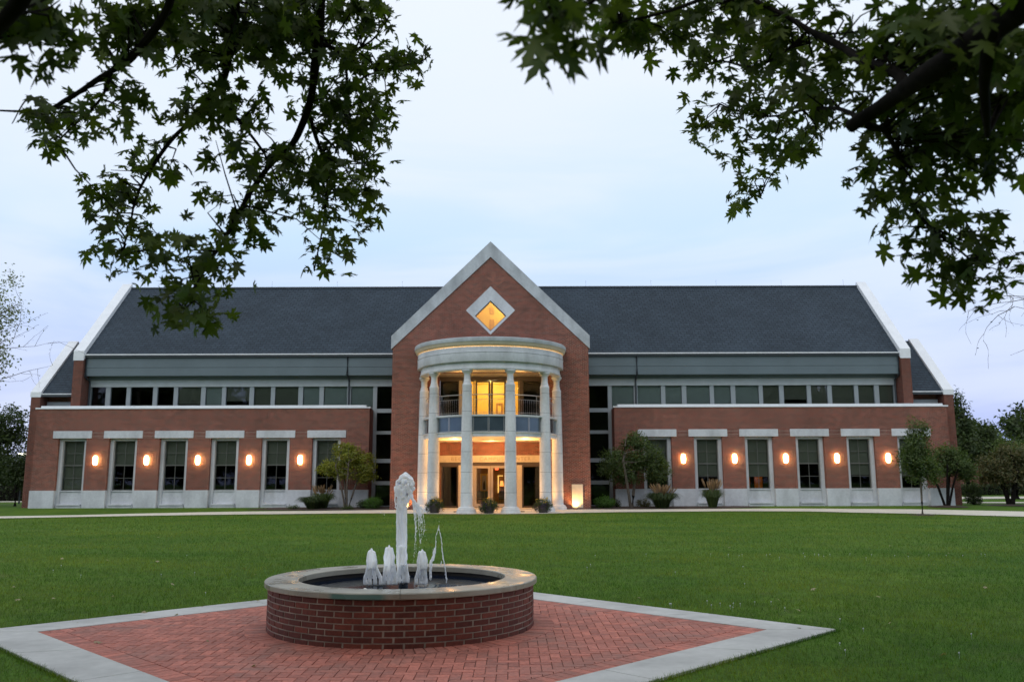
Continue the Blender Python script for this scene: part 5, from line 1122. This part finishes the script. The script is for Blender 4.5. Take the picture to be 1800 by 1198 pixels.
RBL = [(1650, 60, 50, 30, 2.6, .7), (1770, 110, 40, 60, 2.7, .7), (1110, 35, 60, 36, 3.9, 1.4), (1150, 75, 60, 24, 4.1, 1.3), (1085, 75, 26, 18, 4.0, .8), (1200, 30, 70, 40, 4.2, 1.5), (1190, 85, 30, 12, 4.3, .8), (1280, 35, 70, 46, 4.3, 1.5), (1250, 100, 46, 24, 4.7, 1.1), (1225, 140, 30, 16, 4.8, .8), (1320, 105, 56, 40, 4.5, 1.3),
       (1300, 165, 44, 24, 4.8, 1.0), (1240, 205, 38, 16, 5.0, .9), (1232, 250, 22, 26, 5.0, 1.0), (1265, 235, 26, 24, 5.0, .8), (1310, 225, 44, 26, 4.9, 1.1), (1350, 190, 46, 34, 4.7, 1.2), (1400, 130, 54, 50, 4.3, 1.4), (1380, 60, 56, 44, 4.1, 1.5), (1350, 262, 44, 22, 4.9, 1.1), (1400, 245, 40, 26, 4.8, 1.1), (1425, 200, 40, 34, 4.4, 1.2), (1295, 285, 20, 12, 5.0, .5), (1415, 275, 22, 10, 4.8, .6),
       (1322, 340, 24, 24, 5.9, 1.0), (1350, 318, 24, 12, 5.9, .8), (1310, 368, 14, 8, 5.9, .6), (1450, 30, 36, 26, 4.0, 1.3), (1460, 120, 40, 40, 3.9, 1.3), (1490, 160, 36, 30, 3.7, 1.2), (1495, 75, 18, 14, 3.9, .5), (1460, 175, 30, 26, 4.0, 1.1), (1455, 215, 26, 14, 4.2, .7),
       (1560, 50, 34, 40, 3.6, 1.5), (1610, 60, 60, 60, 3.5, 1.9), (1700, 50, 110, 60, 3.4, 2.3), (1560, 120, 40, 30, 3.5, 1.3), (1640, 160, 90, 50, 3.6, 2.2), (1750, 150, 70, 80, 3.4, 2.2), (1580, 215, 50, 30, 3.8, 1.5), (1680, 230, 90, 50, 3.8, 2.1), (1770, 240, 50, 60, 3.6, 2.0),
       (1540, 265, 36, 26, 4.0, 1.2), (1590, 290, 56, 34, 4.0, 1.5), (1660, 290, 60, 34, 3.9, 1.4), (1740, 300, 50, 24, 3.8, 1.0), (1515, 305, 34, 22, 4.0, 1.0), (1545, 345, 40, 18, 4.0, 1.0), (1600, 350, 46, 26, 4.0, 1.2), (1650, 335, 34, 18, 4.0, .8), (1590, 385, 22, 14, 4.0, .7), (1580, 415, 12, 10, 4.0, .5),
       (1640, 385, 30, 22, 4.0, 1.0), (1640, 425, 32, 22, 4.0, .9), (1690, 405, 36, 22, 4.0, 1.0), (1735, 415, 18, 16, 4.1, .7), (1670, 450, 38, 18, 4.0, .9), (1700, 480, 24, 24, 4.0, .95), (1702, 512, 12, 12, 4.0, .6), (1758, 470, 22, 7, 4.2, .7), (1735, 488, 10, 8, 4.2, .5), (1625, 470, 12, 10, 4.0, .4),
       (945, 25, 34, 22, 2.2, 1.4), (1000, 25, 36, 34, 2.3, 1.6), (1005, 62, 14, 14, 2.3, .7), (1050, 15, 40, 26, 2.6, 1.4), (975, 55, 22, 10, 2.3, .7)]
maple('maple_tree', (6.2, .8), RBR, RBL, 'maple with a thick dark limb and leaves over the top right of the picture', 202,
      [(3.8, 2.6, 5.6, 1.9, 1.6, .9), (4.5, -1.0, 6.0, 3, 3, 1.6), (6.5, 3.5, 7.2, 2.8, 2.6, 2), (2.6, 3.5, 7.0, 1.8, 1.6, .8), (4, 0, 8.3, 3, 3, 1.6), (9.5, 7.0, 9.2, 3.2, 3.5, 1.4), (10, 2.5, 7.5, 3, 3, 1.6), (8, 9.5, 10.6, 3, 3, 1.2)])

# ---------------------------------------------------------------- grass blades and bits on the lawn
def in_plaza(x, y, r): return np.abs(x - PC[0]) + np.abs(y - PC[1]) < r
def blades():
    rs = np.random.RandomState(5); X, Y, S = [], [], []
    for (ya, yb, dens, sz) in ((5.2, 9, 1500, 1.0), (9, 13, 1050, 1.15), (13, 19, 520, 1.45), (19, 28, 210, 2.0), (28, 42.6, 75, 2.9)):
        def hw(y): return y * .66 + 1.2
        w_ = hw(yb); n = int((yb - ya) * 2 * w_ * dens); x = rs.uniform(-w_, w_, n) + CAMX; y = rs.uniform(ya, yb, n); k = (np.abs(x - CAMX) < hw(y)) & ~in_plaza(x, y, RO + .015) & (y < np.interp(x, [p[0] for p in NEAR], [p[1] for p in NEAR]) - .05)
        X.append(x[k]); Y.append(y[k]); S.append(np.full(k.sum(), sz))
    # a ragged fringe that leans over the concrete edge
    n = 9000; e = rs.randint(0, 4, n); t = rs.uniform(0, 1, n); D = np.array(dia(RO + .02)); a = D[e]; c = D[(e + 1) % 4]; q = a + (c - a) * t[:, None] + rs.normal(0, .012, (n, 2))
    k = (q[:, 1] > 4.9) & ~in_plaza(q[:, 0], q[:, 1], RO + .004); X.append(q[k, 0]); Y.append(q[k, 1]); S.append(np.full(k.sum(), 1.1))
    x = np.concatenate(X); y = np.concatenate(Y); s = np.concatenate(S); n = len(x)
    nf = np.array([noise.noise((float(a) * .8, float(b) * .8, 0)) for a, b in zip(x[::1], y[::1])]) if n < 1500000 else np.zeros(n)
    pick = nf > -.65 + rs.uniform(-.2, .2, n) * 0; x, y, s, nf = x[pick], y[pick], s[pick], nf[pick]; n = len(x)
    h = (.040 + .012 * nf + rs.normal(0, .008, n)).clip(.015, .08) * (1 + (s - 1) * .25); wd = .0021 * s ** 1.15; a = rs.uniform(0, 6.283, n); ln = rs.uniform(.2, 1.0, n) * h
    z = np.interp(y, GY, GZ) - .012; dx, dy = np.cos(a), np.sin(a); b = rs.uniform(0, 6.283, n); bx, by = np.cos(b) * wd, np.sin(b) * wd
    co = np.empty((n, 3, 3), np.float32); co[:, 0] = np.stack([x - bx, y - by, z], 1); co[:, 1] = np.stack([x + bx, y + by, z], 1); co[:, 2] = np.stack([x + dx * ln, y + dy * ln, z + h], 1)
    me = bpy.data.meshes.new('grass'); me.vertices.add(n * 3); me.vertices.foreach_set('co', co.reshape(-1)); me.loops.add(n * 3); me.loops.foreach_set('vertex_index', np.arange(n * 3, dtype=np.int32)); me.polygons.add(n); me.polygons.foreach_set('loop_start', np.arange(n, dtype=np.int32) * 3)
    try: me.polygons.foreach_set('loop_total', np.full(n, 3, np.int32))
    except Exception: pass
    me.update(calc_edges=True)
    cc = np.zeros((n, 3, 4), np.float32); nf2 = np.array([noise.noise((float(a) * .28 + 5, float(b) * .5, 3)) + .6 * noise.noise((float(a) * 2.3, float(b) * 2.3, 7)) for a, b in zip(x, y)]); cc[:, :, 0] = np.clip(.36 + .35 * nf + .75 * nf2 + rs.normal(0, .2, n), 0, 1)[:, None]; cc[:, :, 1] = rs.uniform(0, 1, n)[:, None]; cc[..., 3] = 1
    ca = me.color_attributes.new('Col', 'FLOAT_COLOR', 'POINT'); ca.data.foreach_set('color', cc.reshape(-1))
    o = finish(me, 'grass', M['grassb']); tag(o, 'short green lawn grass', 'grass', kind='stuff')
    print('blades', n)
blades()
# fallen leaves
rs = random.Random(8); proto = None
spots = [(p, .035) for p in ((452, 1052), (620, 1065), (1120, 1048), (130, 1090), (250, 1073), (352, 1062), (196, 1046), (1400, 1070), (1560, 1092), (1730, 1030), (1270, 1092), (300, 1025), (275, 985), (690, 1045), (1665, 970), (1228, 988), (1640, 990))]
for _ in range(26): spots.append(((rs.choice([rs.uniform(0, 470), rs.uniform(960, 1790)]), rs.uniform(935, 1170)), .03))
for (px, py), z in spots:
    for _k in range(4):
        zz = z + (G0 if _k == 0 else gh(p.y)); d = ray(px, py); t = (zz - EYE) / d.z; p = Vector((CAMX, 0, EYE)) + d * t
    if in_plaza(p.x, p.y, RO): p.z = G0 + .022
    if math.hypot(p.x - FC[0], p.y - FC[1]) < 1.65: continue
    if proto is None:
        proto = leaf_mesh('fallen_leaf', [tuple(p)], [(.1, -.1, 1)], .052, MAPLE, M['fallen'], None, 3); tag(proto, 'small pale fallen leaf lying on the lawn or plaza', 'leaf', 'fallen leaves on the ground'); base_ = p.copy(); bl_ = proto.location.copy()
    else:
        c = proto.copy(); COL.objects.link(c); c.location = bl_ + (p - base_); c.rotation_euler = (rs.uniform(-.4, .4), rs.uniform(-.4, .4), rs.uniform(0, 6)); q = rs.uniform(.6, 1.3); c.scale = (q, q, q)
# clover blossoms
P = []
for (cx, cy, sx, sy, n) in ((3.8, 10.5, .5, .2, 14), (4.9, 8.0, .9, .6, 10), (7.6, 17.5, 1.6, .4, 26), (9.5, 11.5, .8, .2, 7), (3, 15, 2, 1, 8), (-6, 14, 3, 2, 8)):
    for _ in range(n):
        x, y = rs.gauss(cx, sx), rs.gauss(cy, sy)
        if not in_plaza(x, y, RO + .05): P.append((x, y, gh(y) + .04))
b = MB()
for p in P: b.ball(p, .008, 6, 4); b.tube([(p[0], p[1], p[2] - .05), p], .0015, 3)
tag(b.build('clover', M['stone']), 'white clover blossoms scattered in the lawn', 'clover', kind='stuff')
